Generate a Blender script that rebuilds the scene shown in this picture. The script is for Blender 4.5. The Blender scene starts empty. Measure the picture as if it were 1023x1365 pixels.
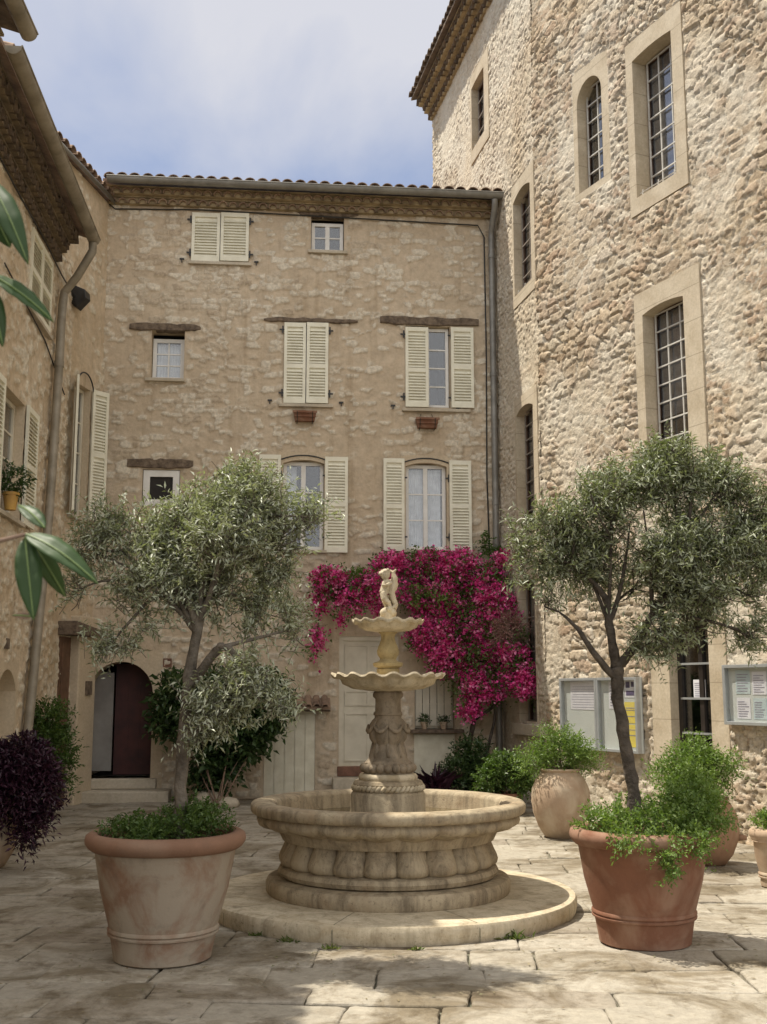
import bpy, bmesh, math, random
import numpy as np
from mathutils import Vector
from mathutils.geometry import tessellate_polygon

R = math.radians
rng = np.random.default_rng(7)
random.seed(7)
sc = bpy.context.scene
C = sc.collection

# ---------------------------------------------------------------- camera
FPX, PITCH, EYE = 1500.0, R(9.0), 1.6          # focal length in photo pixels, tilt up, eye height
cam = bpy.data.objects.new('camera', bpy.data.cameras.new('camera'))
C.objects.link(cam); sc.camera = cam
cam.location = (0, 0, EYE); cam.rotation_euler = (math.pi/2 + PITCH, 0, 0)
cam.data.sensor_fit = 'VERTICAL'; cam.data.sensor_height = 24
cam.data.lens = FPX/1365*24
cam.data.clip_start = 0.05; cam.data.clip_end = 2000
cam.data.dof.use_dof = True; cam.data.dof.focus_distance = 11; cam.data.dof.aperture_fstop = 9

# ---------------------------------------------------------------- sky and sun
SUN = Vector((-0.42, 0.13, 0.90)).normalized()      # towards the sun
elev = math.asin(SUN.z); azim = math.atan2(SUN.x, SUN.y)
world = bpy.data.worlds.new('World'); sc.world = world; world.use_nodes = True
wn, wl = world.node_tree.nodes, world.node_tree.links
bg = wn['Background']; bg.inputs[1].default_value = 0.15
sky = wn.new('ShaderNodeTexSky'); sky.sky_type = 'NISHITA'; sky.sun_disc = False
sky.sun_elevation = elev; sky.sun_rotation = azim; sky.air_density = 1.0; sky.dust_density = 1.2; sky.ozone_density = 2.0
tc = wn.new('ShaderNodeTexCoord'); mp = wn.new('ShaderNodeMapping'); mp.inputs['Scale'].default_value = (1, 1, 1.5)
mp.inputs['Location'].default_value = (0.35, 0.1, 0.25)
nz = wn.new('ShaderNodeTexNoise'); nz.inputs['Scale'].default_value = 2.3; nz.inputs['Detail'].default_value = 7
nz.inputs['Roughness'].default_value = 0.52; nz.inputs['Distortion'].default_value = 0.3
sep = wn.new('ShaderNodeSeparateXYZ')
mr = wn.new('ShaderNodeMapRange'); mr.inputs[1].default_value = 0.34; mr.inputs[2].default_value = 0.60; mr.inputs[3].default_value = -0.15; mr.inputs[4].default_value = 0.20
add = wn.new('ShaderNodeMath'); add.operation = 'ADD'
rp = wn.new('ShaderNodeValToRGB'); rp.color_ramp.elements[0].position = 0.43; rp.color_ramp.elements[1].position = 0.66
mix = wn.new('ShaderNodeMix'); mix.data_type = 'RGBA'
mix.inputs[7].default_value = (3.2, 3.25, 3.55, 1)
wl.new(tc.outputs['Generated'], mp.inputs[0]); wl.new(mp.outputs[0], nz.inputs['Vector'])
wl.new(tc.outputs['Generated'], sep.inputs[0]); wl.new(sep.outputs[2], mr.inputs[0])
wl.new(nz.outputs['Fac'], add.inputs[0]); wl.new(mr.outputs[0], add.inputs[1]); wl.new(add.outputs[0], rp.inputs[0])
wl.new(rp.outputs[0], mix.inputs[0])
thin = wn.new('ShaderNodeMix'); thin.data_type = 'RGBA'; thin.inputs[0].default_value = 0.72      # thin high veil over the blue
thin.inputs[7].default_value = (1.55, 1.75, 2.4, 1)
wl.new(sky.outputs[0], thin.inputs[6]); wl.new(thin.outputs[2], mix.inputs[6])
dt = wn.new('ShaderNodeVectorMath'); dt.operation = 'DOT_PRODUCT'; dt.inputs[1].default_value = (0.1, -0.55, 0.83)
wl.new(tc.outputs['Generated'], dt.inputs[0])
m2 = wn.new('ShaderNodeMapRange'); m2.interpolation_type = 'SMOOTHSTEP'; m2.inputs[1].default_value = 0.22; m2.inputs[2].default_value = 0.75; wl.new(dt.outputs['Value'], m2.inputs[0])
mix2 = wn.new('ShaderNodeMix'); mix2.data_type = 'RGBA'; mix2.inputs[7].default_value = (6.2, 6.15, 6.15, 1)   # unseen bright cloud overhead and behind, added to light the back wall
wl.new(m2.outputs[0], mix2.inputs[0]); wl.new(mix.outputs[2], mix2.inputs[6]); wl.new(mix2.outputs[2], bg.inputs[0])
sun = bpy.data.objects.new('sun', bpy.data.lights.new('sun', 'SUN')); C.objects.link(sun)
sun.data.energy = 4.4; sun.data.angle = R(0.6); sun.data.color = (1.0, 0.93, 0.80)
sun.rotation_euler = SUN.to_track_quat('Z', 'Y').to_euler()
sc.view_settings.view_transform = 'Standard'; sc.view_settings.look = 'None'
sc.view_settings.exposure = 0.54; sc.view_settings.gamma = 1.0
try: sc.view_settings.use_curve_mapping = False
except Exception: pass
sc.cycles.max_bounces = 6; sc.cycles.diffuse_bounces = 4; sc.cycles.transparent_max_bounces = 10

# ---------------------------------------------------------------- helpers
def ray(px, py):
    u = (px-511.5)/FPX; v = (682.5-py)/FPX
    return Vector((u, math.cos(PITCH)-v*math.sin(PITCH), math.sin(PITCH)+v*math.cos(PITCH)))
def at(px, py, Y):
    r = ray(px, py); return Vector((0, 0, EYE)) + r*(Y/r.y)
def onground(px, py, z=0):
    r = ray(px, py); return Vector((0, 0, EYE)) + r*((z-EYE)/r.z)
def pxm(Y, z=1.6):                                # metres per photo pixel at a place
    return (Y*math.cos(PITCH)+(z-EYE)*math.sin(PITCH))/FPX

class Wall:
    def __init__(s, p, d, n):
        s.p = Vector(p); s.d = Vector(d).normalized(); s.n = Vector(n).normalized()
        if abs(s.d.dot(s.n)) > 1e-6: s.n = (s.n - s.d*s.d.dot(s.n)).normalized()
    def px(s, px, py, w=0.0):
        r = ray(px, py); n3 = Vector((s.n.x, s.n.y, 0)); p3 = Vector((s.p.x, s.p.y, 0)) + n3*w
        t = (p3 - Vector((0, 0, EYE))).dot(n3)/r.dot(n3)
        q = Vector((0, 0, EYE)) + r*t
        return (Vector((q.x, q.y))-s.p).dot(s.d), q.z
    def pt(s, u, z, w=0.0):
        q = s.p + s.d*u + s.n*w; return Vector((q.x, q.y, z))

ORG = {}
class MB:
    def __init__(s, T=None): s.V = []; s.F = []; s.M = []; s.T = T; s.mi = 0; s.A = []
    def v(s, *p):
        s.V.append(s.T(*p) if s.T else Vector(p)); return len(s.V)-1
    def f(s, *i): s.F.append(tuple(i)); s.M.append(s.mi)
    def box(s, a0, a1, b0, b1, c0, c1):
        i = [s.v(a, b, c) for a in (a0, a1) for b in (b0, b1) for c in (c0, c1)]
        for q in ((0,1,3,2),(4,6,7,5),(0,4,5,1),(2,3,7,6),(0,2,6,4),(1,5,7,3)): s.f(*[i[k] for k in q])
    def prism(s, pts, c0, c1):                    # pts in (a,b), extruded along c
        n = len(pts); i0 = [s.v(a, b, c0) for a, b in pts]; i1 = [s.v(a, b, c1) for a, b in pts]
        s.f(*i0[::-1]); s.f(*i1)
        for k in range(n): s.f(i0[k], i0[(k+1) % n], i1[(k+1) % n], i1[k])
    def slat(s, a0, a1, q):                       # q: four (b,c) corners, extruded along a
        i0 = [s.v(a0, b, c) for b, c in q]; i1 = [s.v(a1, b, c) for b, c in q]
        s.f(*i0[::-1]); s.f(*i1)
        for k in range(4): s.f(i0[k], i0[(k+1) % 4], i1[(k+1) % 4], i1[k])
    def tube(s, pts, rad, n=8, cap=True):
        pts = [Vector(p) for p in pts]
        if not hasattr(rad, '__len__'): rad = [rad]*len(pts)
        rings = []; up = Vector((0.13, 0.21, 1)).normalized()
        a = None
        for k, p in enumerate(pts):
            t = (pts[min(k+1, len(pts)-1)]-pts[max(k-1, 0)]).normalized()
            if a is None: a = t.cross(up if abs(t.dot(up)) < .95 else Vector((1, 0, 0))).normalized()
            a = (a - t*a.dot(t)).normalized(); b = t.cross(a)
            rings.append([len(s.V)+j for j in range(n)])
            for j in range(n):
                th = 2*math.pi*j/n; s.V.append(p + (a*math.cos(th)+b*math.sin(th))*rad[k])
        for k in range(len(rings)-1):
            for j in range(n): s.f(rings[k][j], rings[k][(j+1) % n], rings[k+1][(j+1) % n], rings[k+1][j])
        if cap: s.f(*rings[0][::-1]); s.f(*rings[-1])
    def lathe(s, c, prof, n=64, shape=None, close=True):
        c = Vector(c); rings = []
        for q in prof:
            r, z = q[0], q[1]; ar = q[2] if len(q) > 2 else 0; az = q[3] if len(q) > 3 else 0
            ring = []
            for j in range(n):
                th = 2*math.pi*j/n; sh = shape(th) if shape else 0
                rr = max(r*(1+ar*sh), 1e-4); ring.append(len(s.V))
                s.V.append(c+Vector((rr*math.cos(th), rr*math.sin(th), z+az*sh)))
            rings.append(ring)
        for k in range(len(rings)-1):
            for j in range(n): s.f(rings[k][j], rings[k][(j+1) % n], rings[k+1][(j+1) % n], rings[k+1][j])
        if close: s.f(*rings[0][::-1]); s.f(*rings[-1])
    def build(s, name, mat, parent=None, loc=None, smooth=False, recalc=True, bevel=0.0, auto=None):
        org = ORG[parent] if parent else (Vector(loc) if loc is not None else Vector((0, 0, 0)))
        me = bpy.data.meshes.new(name); me.from_pydata([tuple(v-org) for v in s.V], [], s.F)
        mats = mat if isinstance(mat, (list, tuple)) else [mat]
        for m in mats: me.materials.append(m)
        if len(mats) > 1: me.polygons.foreach_set('material_index', s.M)
        if recalc:
            bm = bmesh.new(); bm.from_mesh(me); bmesh.ops.recalc_face_normals(bm, faces=bm.faces); bm.to_mesh(me); bm.free()
        if smooth: me.polygons.foreach_set('use_smooth', [True]*len(me.polygons))
        if auto: me.set_sharp_from_angle(angle=R(auto))
        o = bpy.data.objects.new(name, me); C.objects.link(o)
        if parent: o.parent = parent
        else: o.location = org
        ORG[o] = org
        if bevel:
            b = o.modifiers.new('bevel', 'BEVEL'); b.width = bevel; b.segments = 2; b.limit_method = 'ANGLE'
        return o

def tag(o, label=None, cat=None, group=None, kind=None):
    if label: o['label'] = label
    if cat: o['category'] = cat
    if group: o['group'] = group
    if kind: o['kind'] = kind
    return o
def thing(name, label, cat, loc, group=None):
    o = bpy.data.objects.new(name, None); C.objects.link(o); o.location = loc; o.empty_display_size = .1
    ORG[o] = Vector(loc); return tag(o, label, cat, group)

def hsh(i, j, s):
    h = (i.astype(np.int64)*374761393 + j.astype(np.int64)*668265263 + s*1442695041) & 0x7fffffff
    h = ((h ^ (h >> 13))*1274126177) & 0x7fffffff
    h = ((h ^ (h >> 16))*374761393) & 0x7fffffff
    return ((h ^ (h >> 15)) & 0xffff)/65535.0
def vnoise(x, y, s=0):
    i = np.floor(x); j = np.floor(y); fx = x-i; fy = y-j; fx = fx*fx*(3-2*fx); fy = fy*fy*(3-2*fy)
    return (hsh(i, j, s)*(1-fx)+hsh(i+1, j, s)*fx)*(1-fy)+(hsh(i, j+1, s)*(1-fx)+hsh(i+1, j+1, s)*fx)*fy
def fbm(x, y, s=0, o=4):
    r = 0; a = .5; t = 0
    for k in range(o): r = r+a*vnoise(x, y, s+k*17); t += a; x = x*2.03; y = y*2.03; a *= .5
    return r/t
def cells(u, v, sx, sy, s=0, jit=.42):
    """brickish voronoi: returns border distance (0..~.5) and a random value per stone"""
    u = u/sx; v = v/sy; j0 = np.floor(v)
    d1 = np.full(u.shape, 9.); d2 = np.full(u.shape, 9.); rid = np.zeros(u.shape)
    for dj in (-1, 0, 1):
        j = j0+dj; off = hsh(j, j*0, s+5); uu = u+off; i0 = np.floor(uu)
        for di in (-1, 0, 1):
            i = i0+di
            cx = i+.5+(hsh(i, j, s+1)-.5)*2*jit; cy = j+.5+(hsh(i, j, s+2)-.5)*1.3*jit
            dd = np.maximum(np.abs(uu-cx), np.abs(v-cy)*1.0)*.7+np.hypot(uu-cx, v-cy)*.3
            r = hsh(i, j, s+3)
            c = dd < d1
            d2 = np.where(c, d1, np.minimum(d2, dd)); rid = np.where(c, r, rid); d1 = np.where(c, dd, d1)
    return d2-d1, rid
def sm(x, a, b):
    t = np.clip((x-a)/(b-a), 0, 1); return t*t*(3-2*t)

# ---------------------------------------------------------------- materials
def newmat(name):
    m = bpy.data.materials.new(name); m.use_nodes = True
    nt = m.node_tree; return m, nt.nodes, nt.links, nt.nodes['Principled BSDF']
def node(ns, t, **k):
    n = ns.new(t)
    for a, b in k.items(): setattr(n, a, b)
    return n
def noise(ns, ls, scale, detail=5, rough=.55, src='Object', stretch=None, dist=0):
    tcn = ns.new('ShaderNodeTexCoord'); n = ns.new('ShaderNodeTexNoise')
    n.inputs['Scale'].default_value = scale; n.inputs['Detail'].default_value = detail
    n.inputs['Roughness'].default_value = rough; n.inputs['Distortion'].default_value = dist
    if stretch:
        m = ns.new('ShaderNodeMapping'); m.inputs['Scale'].default_value = stretch
        ls.new(tcn.outputs[src], m.inputs[0]); ls.new(m.outputs[0], n.inputs['Vector'])
    else: ls.new(tcn.outputs[src], n.inputs['Vector'])
    return n.outputs['Fac']
def ramp(ns, ls, fac, stops, interp='LINEAR'):
    r = ns.new('ShaderNodeValToRGB'); e = r.color_ramp.elements; r.color_ramp.interpolation = interp
    while len(e) > 1: e.remove(e[-1])
    e[0].position = stops[0][0]; e[0].color = (*stops[0][1], 1) if len(stops[0][1]) == 3 else stops[0][1]
    for p, c in stops[1:]:
        x = e.new(p); x.color = (*c, 1)
    ls.new(fac, r.inputs[0]); return r.outputs[0]
def mixc(ns, ls, fac, a, b, mode='MIX'):
    m = ns.new('ShaderNodeMix'); m.data_type = 'RGBA'; m.blend_type = mode
    if isinstance(fac, float): m.inputs[0].default_value = fac
    else: ls.new(fac, m.inputs[0])
    for k, x in ((6, a), (7, b)):
        if isinstance(x, tuple): m.inputs[k].default_value = (*x, 1)
        else: ls.new(x, m.inputs[k])
    return m.outputs[2]
def math_(ns, ls, op, a, b=None, clamp=False):
    m = ns.new('ShaderNodeMath'); m.operation = op; m.use_clamp = clamp
    for k, x in ((0, a), (1, b)):
        if x is None: continue
        if isinstance(x, (int, float)): m.inputs[k].default_value = x
        else: ls.new(x, m.inputs[k])
    return m.outputs[0]
def attr(ns, name):
    a = ns.new('ShaderNodeAttribute'); a.attribute_name = name; return a.outputs['Fac']
def bump(ns, ls, bs, h, strength=.3, dist=.02):
    b = ns.new('ShaderNodeBump'); b.inputs['Strength'].default_value = strength; b.inputs['Distance'].default_value = dist
    ls.new(h, b.inputs['Height']); ls.new(b.outputs[0], bs.inputs['Normal'])
G = (1, 1, 1)
def g(v): return (v, v, v)

def m_simple(name, c1, c2=None, scale=6, rough=.7, bs=.2, bd=.01, bscale=40, metal=0, spec=.5):
    m, ns, ls, p = newmat(name)
    c2 = c2 or tuple(x*.7 for x in c1)
    ls.new(ramp(ns, ls, noise(ns, ls, scale, 6, .6), [(.35, c2), (.65, c1)]), p.inputs['Base Color'])
    p.inputs['Roughness'].default_value = rough; p.inputs['Metallic'].default_value = metal
    p.inputs['Specular IOR Level'].default_value = spec
    if bs: bump(ns, ls, p, noise(ns, ls, bscale, 5), bs, bd)
    return m

def m_wall(name, stones, mortar, patina=(.35, .27, .17), pat=.35, stain_scale=.6, bs=.55, streak=.3):
    m, ns, ls, p = newmat(name)
    n = len(stones)
    sc_ = ramp(ns, ls, attr(ns, 'rnd'), [((k+.0)/n, c) for k, c in enumerate(stones)], 'LINEAR')
    fine = noise(ns, ls, 22, 7, .65)
    sc2 = mixc(ns, ls, .55, sc_, ramp(ns, ls, fine, [(.3, g(.45)), (.7, g(1.35))]), 'MULTIPLY')
    mo = mixc(ns, ls, .5, mortar, ramp(ns, ls, noise(ns, ls, 9, 8, .7), [(.3, g(.6)), (.7, g(1.25))]), 'MULTIPLY')
    c = mixc(ns, ls, attr(ns, 'st'), mo, sc2)
    low = noise(ns, ls, stain_scale, 6, .6, dist=.6)
    c = mixc(ns, ls, math_(ns, ls, 'MULTIPLY', math_(ns, ls, 'SUBTRACT', low, .42, True), pat*6, True), c, mixc(ns, ls, 1.0, c, patina, 'MULTIPLY'))
    if streak:
        st = noise(ns, ls, 1.6, 5, .6, stretch=(3.0, 3.0, .22))
        c = mixc(ns, ls, math_(ns, ls, 'MULTIPLY', math_(ns, ls, 'SUBTRACT', st, .55, True), streak*9, True), c, mixc(ns, ls, 1.0, c, (.62, .56, .48), 'MULTIPLY'))
    ls.new(c, p.inputs['Base Color']); p.inputs['Roughness'].default_value = .92; p.inputs['Specular IOR Level'].default_value = .2
    h = math_(ns, ls, 'ADD', noise(ns, ls, 30, 8, .7), math_(ns, ls, 'MULTIPLY', noise(ns, ls, 8, 4, .6), 1.5))
    bump(ns, ls, p, h, bs, .02)
    return m
M_TOWER = m_wall('tower_rubble', [(.42,.335,.235), (.57,.50,.39), (.34,.26,.18), (.62,.555,.45), (.44,.335,.245), (.50,.415,.31)], (.65, .60, .50), (.80, .66, .48), .30, .5, .7, .15)
M_BACK = m_wall('patched_render', [(.52,.43,.315), (.60,.52,.40), (.47,.38,.275), (.66,.59,.475)], (.55, .45, .33), (.78, .74, .68), .25, .5, .45, .35)
M_LEFT = m_wall('ochre_render', [(.62,.52,.39), (.70,.62,.48), (.52,.42,.30), (.72,.65,.52)], (.63, .515, .37), (.7, .62, .5), .35, .8, .8, .4)

def m_dressed(name, c1, c2, joint=.42):
    m, ns, ls, p = newmat(name)
    c = ramp(ns, ls, noise(ns, ls, 2.2, 7, .65, dist=.5), [(.3, c2), (.68, c1)])
    c = mixc(ns, ls, .5, c, ramp(ns, ls, noise(ns, ls, 30, 6, .7), [(.3, g(.7)), (.7, g(1.2))]), 'MULTIPLY')
    gm = ns.new('ShaderNodeNewGeometry'); sx = ns.new('ShaderNodeSeparateXYZ'); ls.new(gm.outputs['Position'], sx.inputs[0])
    fr = math_(ns, ls, 'FRACT', math_(ns, ls, 'DIVIDE', sx.outputs[2], joint))
    ln = math_(ns, ls, 'LESS_THAN', fr, .022)
    if joint < 5: c = mixc(ns, ls, math_(ns, ls, 'MULTIPLY', ln, .55), c, tuple(x*.45 for x in c2))
    ls.new(c, p.inputs['Base Color']); p.inputs['Roughness'].default_value = .88; p.inputs['Specular IOR Level'].default_value = .25
    bump(ns, ls, p, noise(ns, ls, 35, 7, .7), .35, .012); return m
M_DRESS = m_dressed('dressed_stone', (.56, .485, .37), (.41, .335, .235))
M_PLASTER = m_dressed('smooth_plaster', (.60, .50, .36), (.50, .40, .28), 50)
M_SILL = m_dressed('sill_stone', (.55, .49, .39), (.40, .34, .25), 50)

def m_fount(name, base, warm, dark, streaky=1.0):
    m, ns, ls, p = newmat(name)
    c = ramp(ns, ls, noise(ns, ls, 3.0, 7, .65, dist=.8), [(.28, warm), (.5, base), (.74, tuple(min(1, x*1.15) for x in base))])
    st = noise(ns, ls, 3.2, 8, .72, stretch=(2.6, 2.6, .55), dist=.5)
    c = mixc(ns, ls, math_(ns, ls, 'MULTIPLY', math_(ns, ls, 'SUBTRACT', st, .44, True), 3.0*streaky, True), c, mixc(ns, ls, .72, c, dark))
    sp = noise(ns, ls, 38, 6, .75)
    c = mixc(ns, ls, math_(ns, ls, 'MULTIPLY', math_(ns, ls, 'SUBTRACT', sp, .55, True), 4.0, True), c, tuple(x*.8 for x in dark))
    ls.new(c, p.inputs['Base Color']); p.inputs['Roughness'].default_value = .8; p.inputs['Specular IOR Level'].default_value = .3
    bump(ns, ls, p, math_(ns, ls, 'ADD', noise(ns, ls, 60, 6, .7), noise(ns, ls, 14, 5, .6)), .35, .012); return m
M_FOUNT = m_fount('fountain_stone', (.40, .33, .225), (.30, .22, .135), (.10, .075, .048), 1.5)
M_FOUNT2 = m_fount('weathered_column_stone', (.28, .225, .16), (.20, .145, .09), (.075, .06, .042), 1.5)
M_FOUNT3 = m_fount('pale_bowl_stone', (.55, .475, .345), (.40, .31, .19), (.18, .135, .075), 1.2)

def m_terra(name, base, pale, dark, amt):
    m, ns, ls, p = newmat(name)
    c = ramp(ns, ls, noise(ns, ls, 5, 6, .6), [(.3, tuple(x*.78 for x in base)), (.7, base)])
    e = math_(ns, ls, 'MULTIPLY', math_(ns, ls, 'SUBTRACT', noise(ns, ls, 2.4, 6, .6, dist=.9), .60-amt*.25, True), 7*amt, True)
    c = mixc(ns, ls, e, c, pale)
    d = math_(ns, ls, 'MULTIPLY', math_(ns, ls, 'SUBTRACT', noise(ns, ls, 6, 7, .65, dist=.4), .57, True), 5, True)
    c = mixc(ns, ls, math_(ns, ls, 'MULTIPLY', d, .55), c, dark)
    sp = noise(ns, ls, 70, 4, .7)
    c = mixc(ns, ls, math_(ns, ls, 'MULTIPLY', math_(ns, ls, 'SUBTRACT', sp, .6, True), 3, True), c, tuple(min(1, x*1.4) for x in base))
    ls.new(c, p.inputs['Base Color']); p.inputs['Roughness'].default_value = .85; p.inputs['Specular IOR Level'].default_value = .3
    bump(ns, ls, p, noise(ns, ls, 50, 6, .65), .22, .01); return m
M_TERRA_L = m_terra('limed_terracotta', (.26, .155, .10), (.33, .275, .21), (.12, .092, .07), .9)
M_TERRA_RIM = m_terra('terracotta_rim', (.25, .14, .09), (.30, .22, .16), (.15, .10, .07), .3)
M_TERRA_R = m_terra('red_terracotta', (.215, .098, .058), (.30, .19, .13), (.125, .066, .042), .62)
M_TERRA_U = m_terra('buff_clay', (.44, .32, .22), (.52, .43, .32), (.26, .19, .13), .7)

def m_ground():
    m, ns, ls, p = newmat('limestone_paving')
    c = ramp(ns, ls, attr(ns, 'rnd'), [(0, (.34,.305,.245)), (.35, (.40,.36,.29)), (.6, (.31,.275,.215)), (.8, (.43,.39,.32)), (1, (.29,.25,.195))])
    c = mixc(ns, ls, .6, c, ramp(ns, ls, noise(ns, ls, 14, 8, .7), [(.3, g(.62)), (.7, g(1.22))]), 'MULTIPLY')
    d = noise(ns, ls, 1.3, 8, .68, dist=.7)
    c = mixc(ns, ls, math_(ns, ls, 'MULTIPLY', math_(ns, ls, 'SUBTRACT', d, .46, True), 7.5, True), c, mixc(ns, ls, 1.0, c, (.52, .47, .39), 'MULTIPLY'))
    d2 = noise(ns, ls, 4.2, 8, .7, dist=.4)
    c = mixc(ns, ls, math_(ns, ls, 'MULTIPLY', math_(ns, ls, 'SUBTRACT', d2, .53, True), 6.5, True), c, mixc(ns, ls, 1.0, c, (.48, .43, .36), 'MULTIPLY'))
    d3 = noise(ns, ls, 32, 6, .75)
    c = mixc(ns, ls, math_(ns, ls, 'MULTIPLY', math_(ns, ls, 'SUBTRACT', d3, .60, True), 8, True), c, mixc(ns, ls, 1.0, c, (.45, .40, .33), 'MULTIPLY'))
    ls.new(c, p.inputs['Base Color']); p.inputs['Roughness'].default_value = .82; p.inputs['Specular IOR Level'].default_value = .35
    bump(ns, ls, p, math_(ns, ls, 'ADD', noise(ns, ls, 16, 7, .7), noise(ns, ls, 4, 5, .6)), .6, .025); return m
M_GROUND = m_ground()
M_JOINT = m_simple('joint_soil', (.22, .20, .15), (.12, .12, .075), 3, .95, .5, .02, 25)
M_CREAM = m_simple('cream_paint', (.80, .77, .63), (.70, .665, .53), 5, .55, .08, .004, 60)
M_BEIGE = m_simple('grey_beige_paint', (.66, .61, .49), (.55, .50, .39), 4, .6, .1, .004, 50)
M_WHITE = m_simple('white_paint', (.78, .76, .72), (.68, .66, .61), 6, .45, .05, .003, 50)
M_LEAD = m_simple('pale_glazing_bar', (.62, .60, .55), (.48, .46, .42), 6, .6, .1, .003, 50)
M_LEAD2 = m_simple('dull_glazing_bar', (.30, .26, .22), (.20, .17, .14), 6, .6, .1, .003, 50)
M_BROWNF = m_simple('brown_joinery', (.16, .085, .05), (.09, .05, .03), 8, .6, .15, .005, 50)
M_BLACK = m_simple('black_iron', (.025, .023, .02), (.015, .013, .012), 10, .5, .1, .003, 60)
M_BLACKD = m_simple('dark_door_paint', (.035, .028, .024), (.02, .016, .014), 10, .4, .1, .003, 60)
M_RED = m_simple('dark_red_wood', (.10, .028, .022), (.05, .016, .014), 3, .6, .1, .003, 60)
M_WOOD = m_simple('weathered_timber', (.20, .15, .105), (.085, .06, .042), 14, .9, .7, .02, 30)
M_ZINC = m_simple('grey_zinc', (.27, .26, .235), (.19, .18, .16), 5, .5, .12, .004, 30, .35)
M_ZINC2 = m_simple('weathered_zinc', (.34, .30, .235), (.22, .19, .14), 4, .6, .12, .004, 30, .25)
M_TILE = m_simple('roof_clay', (.34, .235, .16), (.16, .105, .075), 4, .9, .4, .02, 20)
M_TILE2 = m_simple('sooty_clay', (.20, .145, .10), (.085, .06, .042), 6, .9, .4, .02, 20)
M_MORT = m_simple('eave_mortar', (.42, .33, .20), (.22, .17, .10), 5, .95, .5, .02, 25)
M_MORT2 = m_simple('old_eave_mortar', (.22, .165, .10), (.10, .075, .05), 5, .95, .5, .02, 25)
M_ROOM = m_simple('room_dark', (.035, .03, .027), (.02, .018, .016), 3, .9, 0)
M_HALL = m_simple('hall_plaster', (.30, .28, .25), (.22, .20, .18), 3, .9, 0)
M_CURT = m_simple('net_curtain', (.82, .80, .77), (.62, .60, .58), 9, .9, .5, .02, 8)
M_BARK = m_simple('olive_bark', (.10, .08, .062), (.035, .027, .02), 11, .95, .9, .03, 28)
M_BARK2 = m_simple('pale_olive_bark', (.20, .17, .135), (.075, .06, .045), 9, .95, .9, .03, 25)
M_SOIL = m_simple('potting_soil', (.17, .10, .065), (.06, .04, .028), 20, .95, .8, .03, 30)
M_BRICK = m_simple('old_brick', (.24, .12, .08), (.12, .065, .045), 7, .9, .4, .01, 30)
M_ALU = m_simple('case_aluminium', (.50, .52, .52), (.40, .42, .43), 3, .4, .05, .002, 60, .5)
M_BOARD = m_simple('case_backing', (.58, .61, .57), (.52, .55, .52), 2, .8, 0)
M_PAPER = m_simple('white_paper', (.74, .74, .76), (.66, .66, .70), 9, .8, .15, .01, 6)
M_PALEB = m_simple('pale_blue_paper', (.52, .60, .60), (.44, .54, .55), 5, .8, .15, .01, 6)
M_YELLOW = m_simple('yellow_paper', (.80, .66, .10), (.72, .60, .16), 7, .8, .15, .01, 6)
M_INK = m_simple('violet_ink', (.16, .12, .24), (.10, .09, .14), 9, .8, 0)
M_INKG = m_simple('grey_ink', (.36, .35, .42), (.28, .27, .33), 9, .8, 0)
M_BLIND = m_simple('grey_blind', (.42, .40, .39), (.30, .285, .28), 5, .9, .3, .02, 8)
M_PLANK = m_simple('painted_planks', (.74, .70, .56), (.62, .575, .44), 6, .65, .2, .006, 30)

def m_glass(name, tint=(.92, .94, .96), ref=.10):
    m, ns, ls, p = newmat(name); ns.remove(p)
    out = ns['Material Output']
    t = ns.new('ShaderNodeBsdfTransparent'); t.inputs[0].default_value = (*tint, 1)
    gl = ns.new('ShaderNodeBsdfGlossy'); gl.inputs['Roughness'].default_value = .03
    fr = ns.new('ShaderNodeLayerWeight'); fr.inputs[0].default_value = .5
    f = math_(ns, ls, 'ADD', math_(ns, ls, 'MULTIPLY', math_(ns, ls, 'POWER', fr.outputs['Facing'], 4.0), .8), ref, True); ms = ns.new('ShaderNodeMixShader')
    b = ns.new('ShaderNodeBump'); b.inputs['Strength'].default_value = .05; b.inputs['Distance'].default_value = .01
    ls.new(noise(ns, ls, 4, 3), b.inputs['Height']); ls.new(b.outputs[0], gl.inputs['Normal'])
    ls.new(f, ms.inputs[0]); ls.new(t.outputs[0], ms.inputs[1]); ls.new(gl.outputs[0], ms.inputs[2]); ls.new(ms.outputs[0], out.inputs[0])
    return m
M_GLASS = m_glass('window_glass'); M_GLASS2 = m_glass('old_glass', (.72, .73, .75), .20); M_GLASS3 = m_glass('case_glass', (.99, .99, .99), .03)
def m_water():
    m, ns, ls, p = newmat('still_water')
    p.inputs['Base Color'].default_value = (.10, .075, .035, 1); p.inputs['Roughness'].default_value = .04
    p.inputs['Specular IOR Level'].default_value = .7
    bump(ns, ls, p, noise(ns, ls, 9, 3), .12, .02); return m
M_WATER = m_water()

def m_leaf(name, cols, under=None, trans=.35, rough=.45, tcol=None):
    m, ns, ls, p = newmat(name); out = ns['Material Output']; n = len(cols)
    c = ramp(ns, ls, attr(ns, 'rnd'), [(k/max(1, n-1), cc) for k, cc in enumerate(cols)])
    if under:
        ge = ns.new('ShaderNodeNewGeometry'); c = mixc(ns, ls, ge.outputs['Backfacing'], c, under)
    ls.new(c, p.inputs['Base Color']); p.inputs['Roughness'].default_value = rough; p.inputs['Specular IOR Level'].default_value = .4
    tr = ns.new('ShaderNodeBsdfTranslucent')
    ls.new(mixc(ns, ls, 1.0, c, tcol or (1.1, 1.25, .5), 'MULTIPLY'), tr.inputs[0])
    ms = ns.new('ShaderNodeMixShader'); ms.inputs[0].default_value = trans
    ls.new(p.outputs[0], ms.inputs[1]); ls.new(tr.outputs[0], ms.inputs[2]); ls.new(ms.outputs[0], out.inputs[0]); return m
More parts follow.
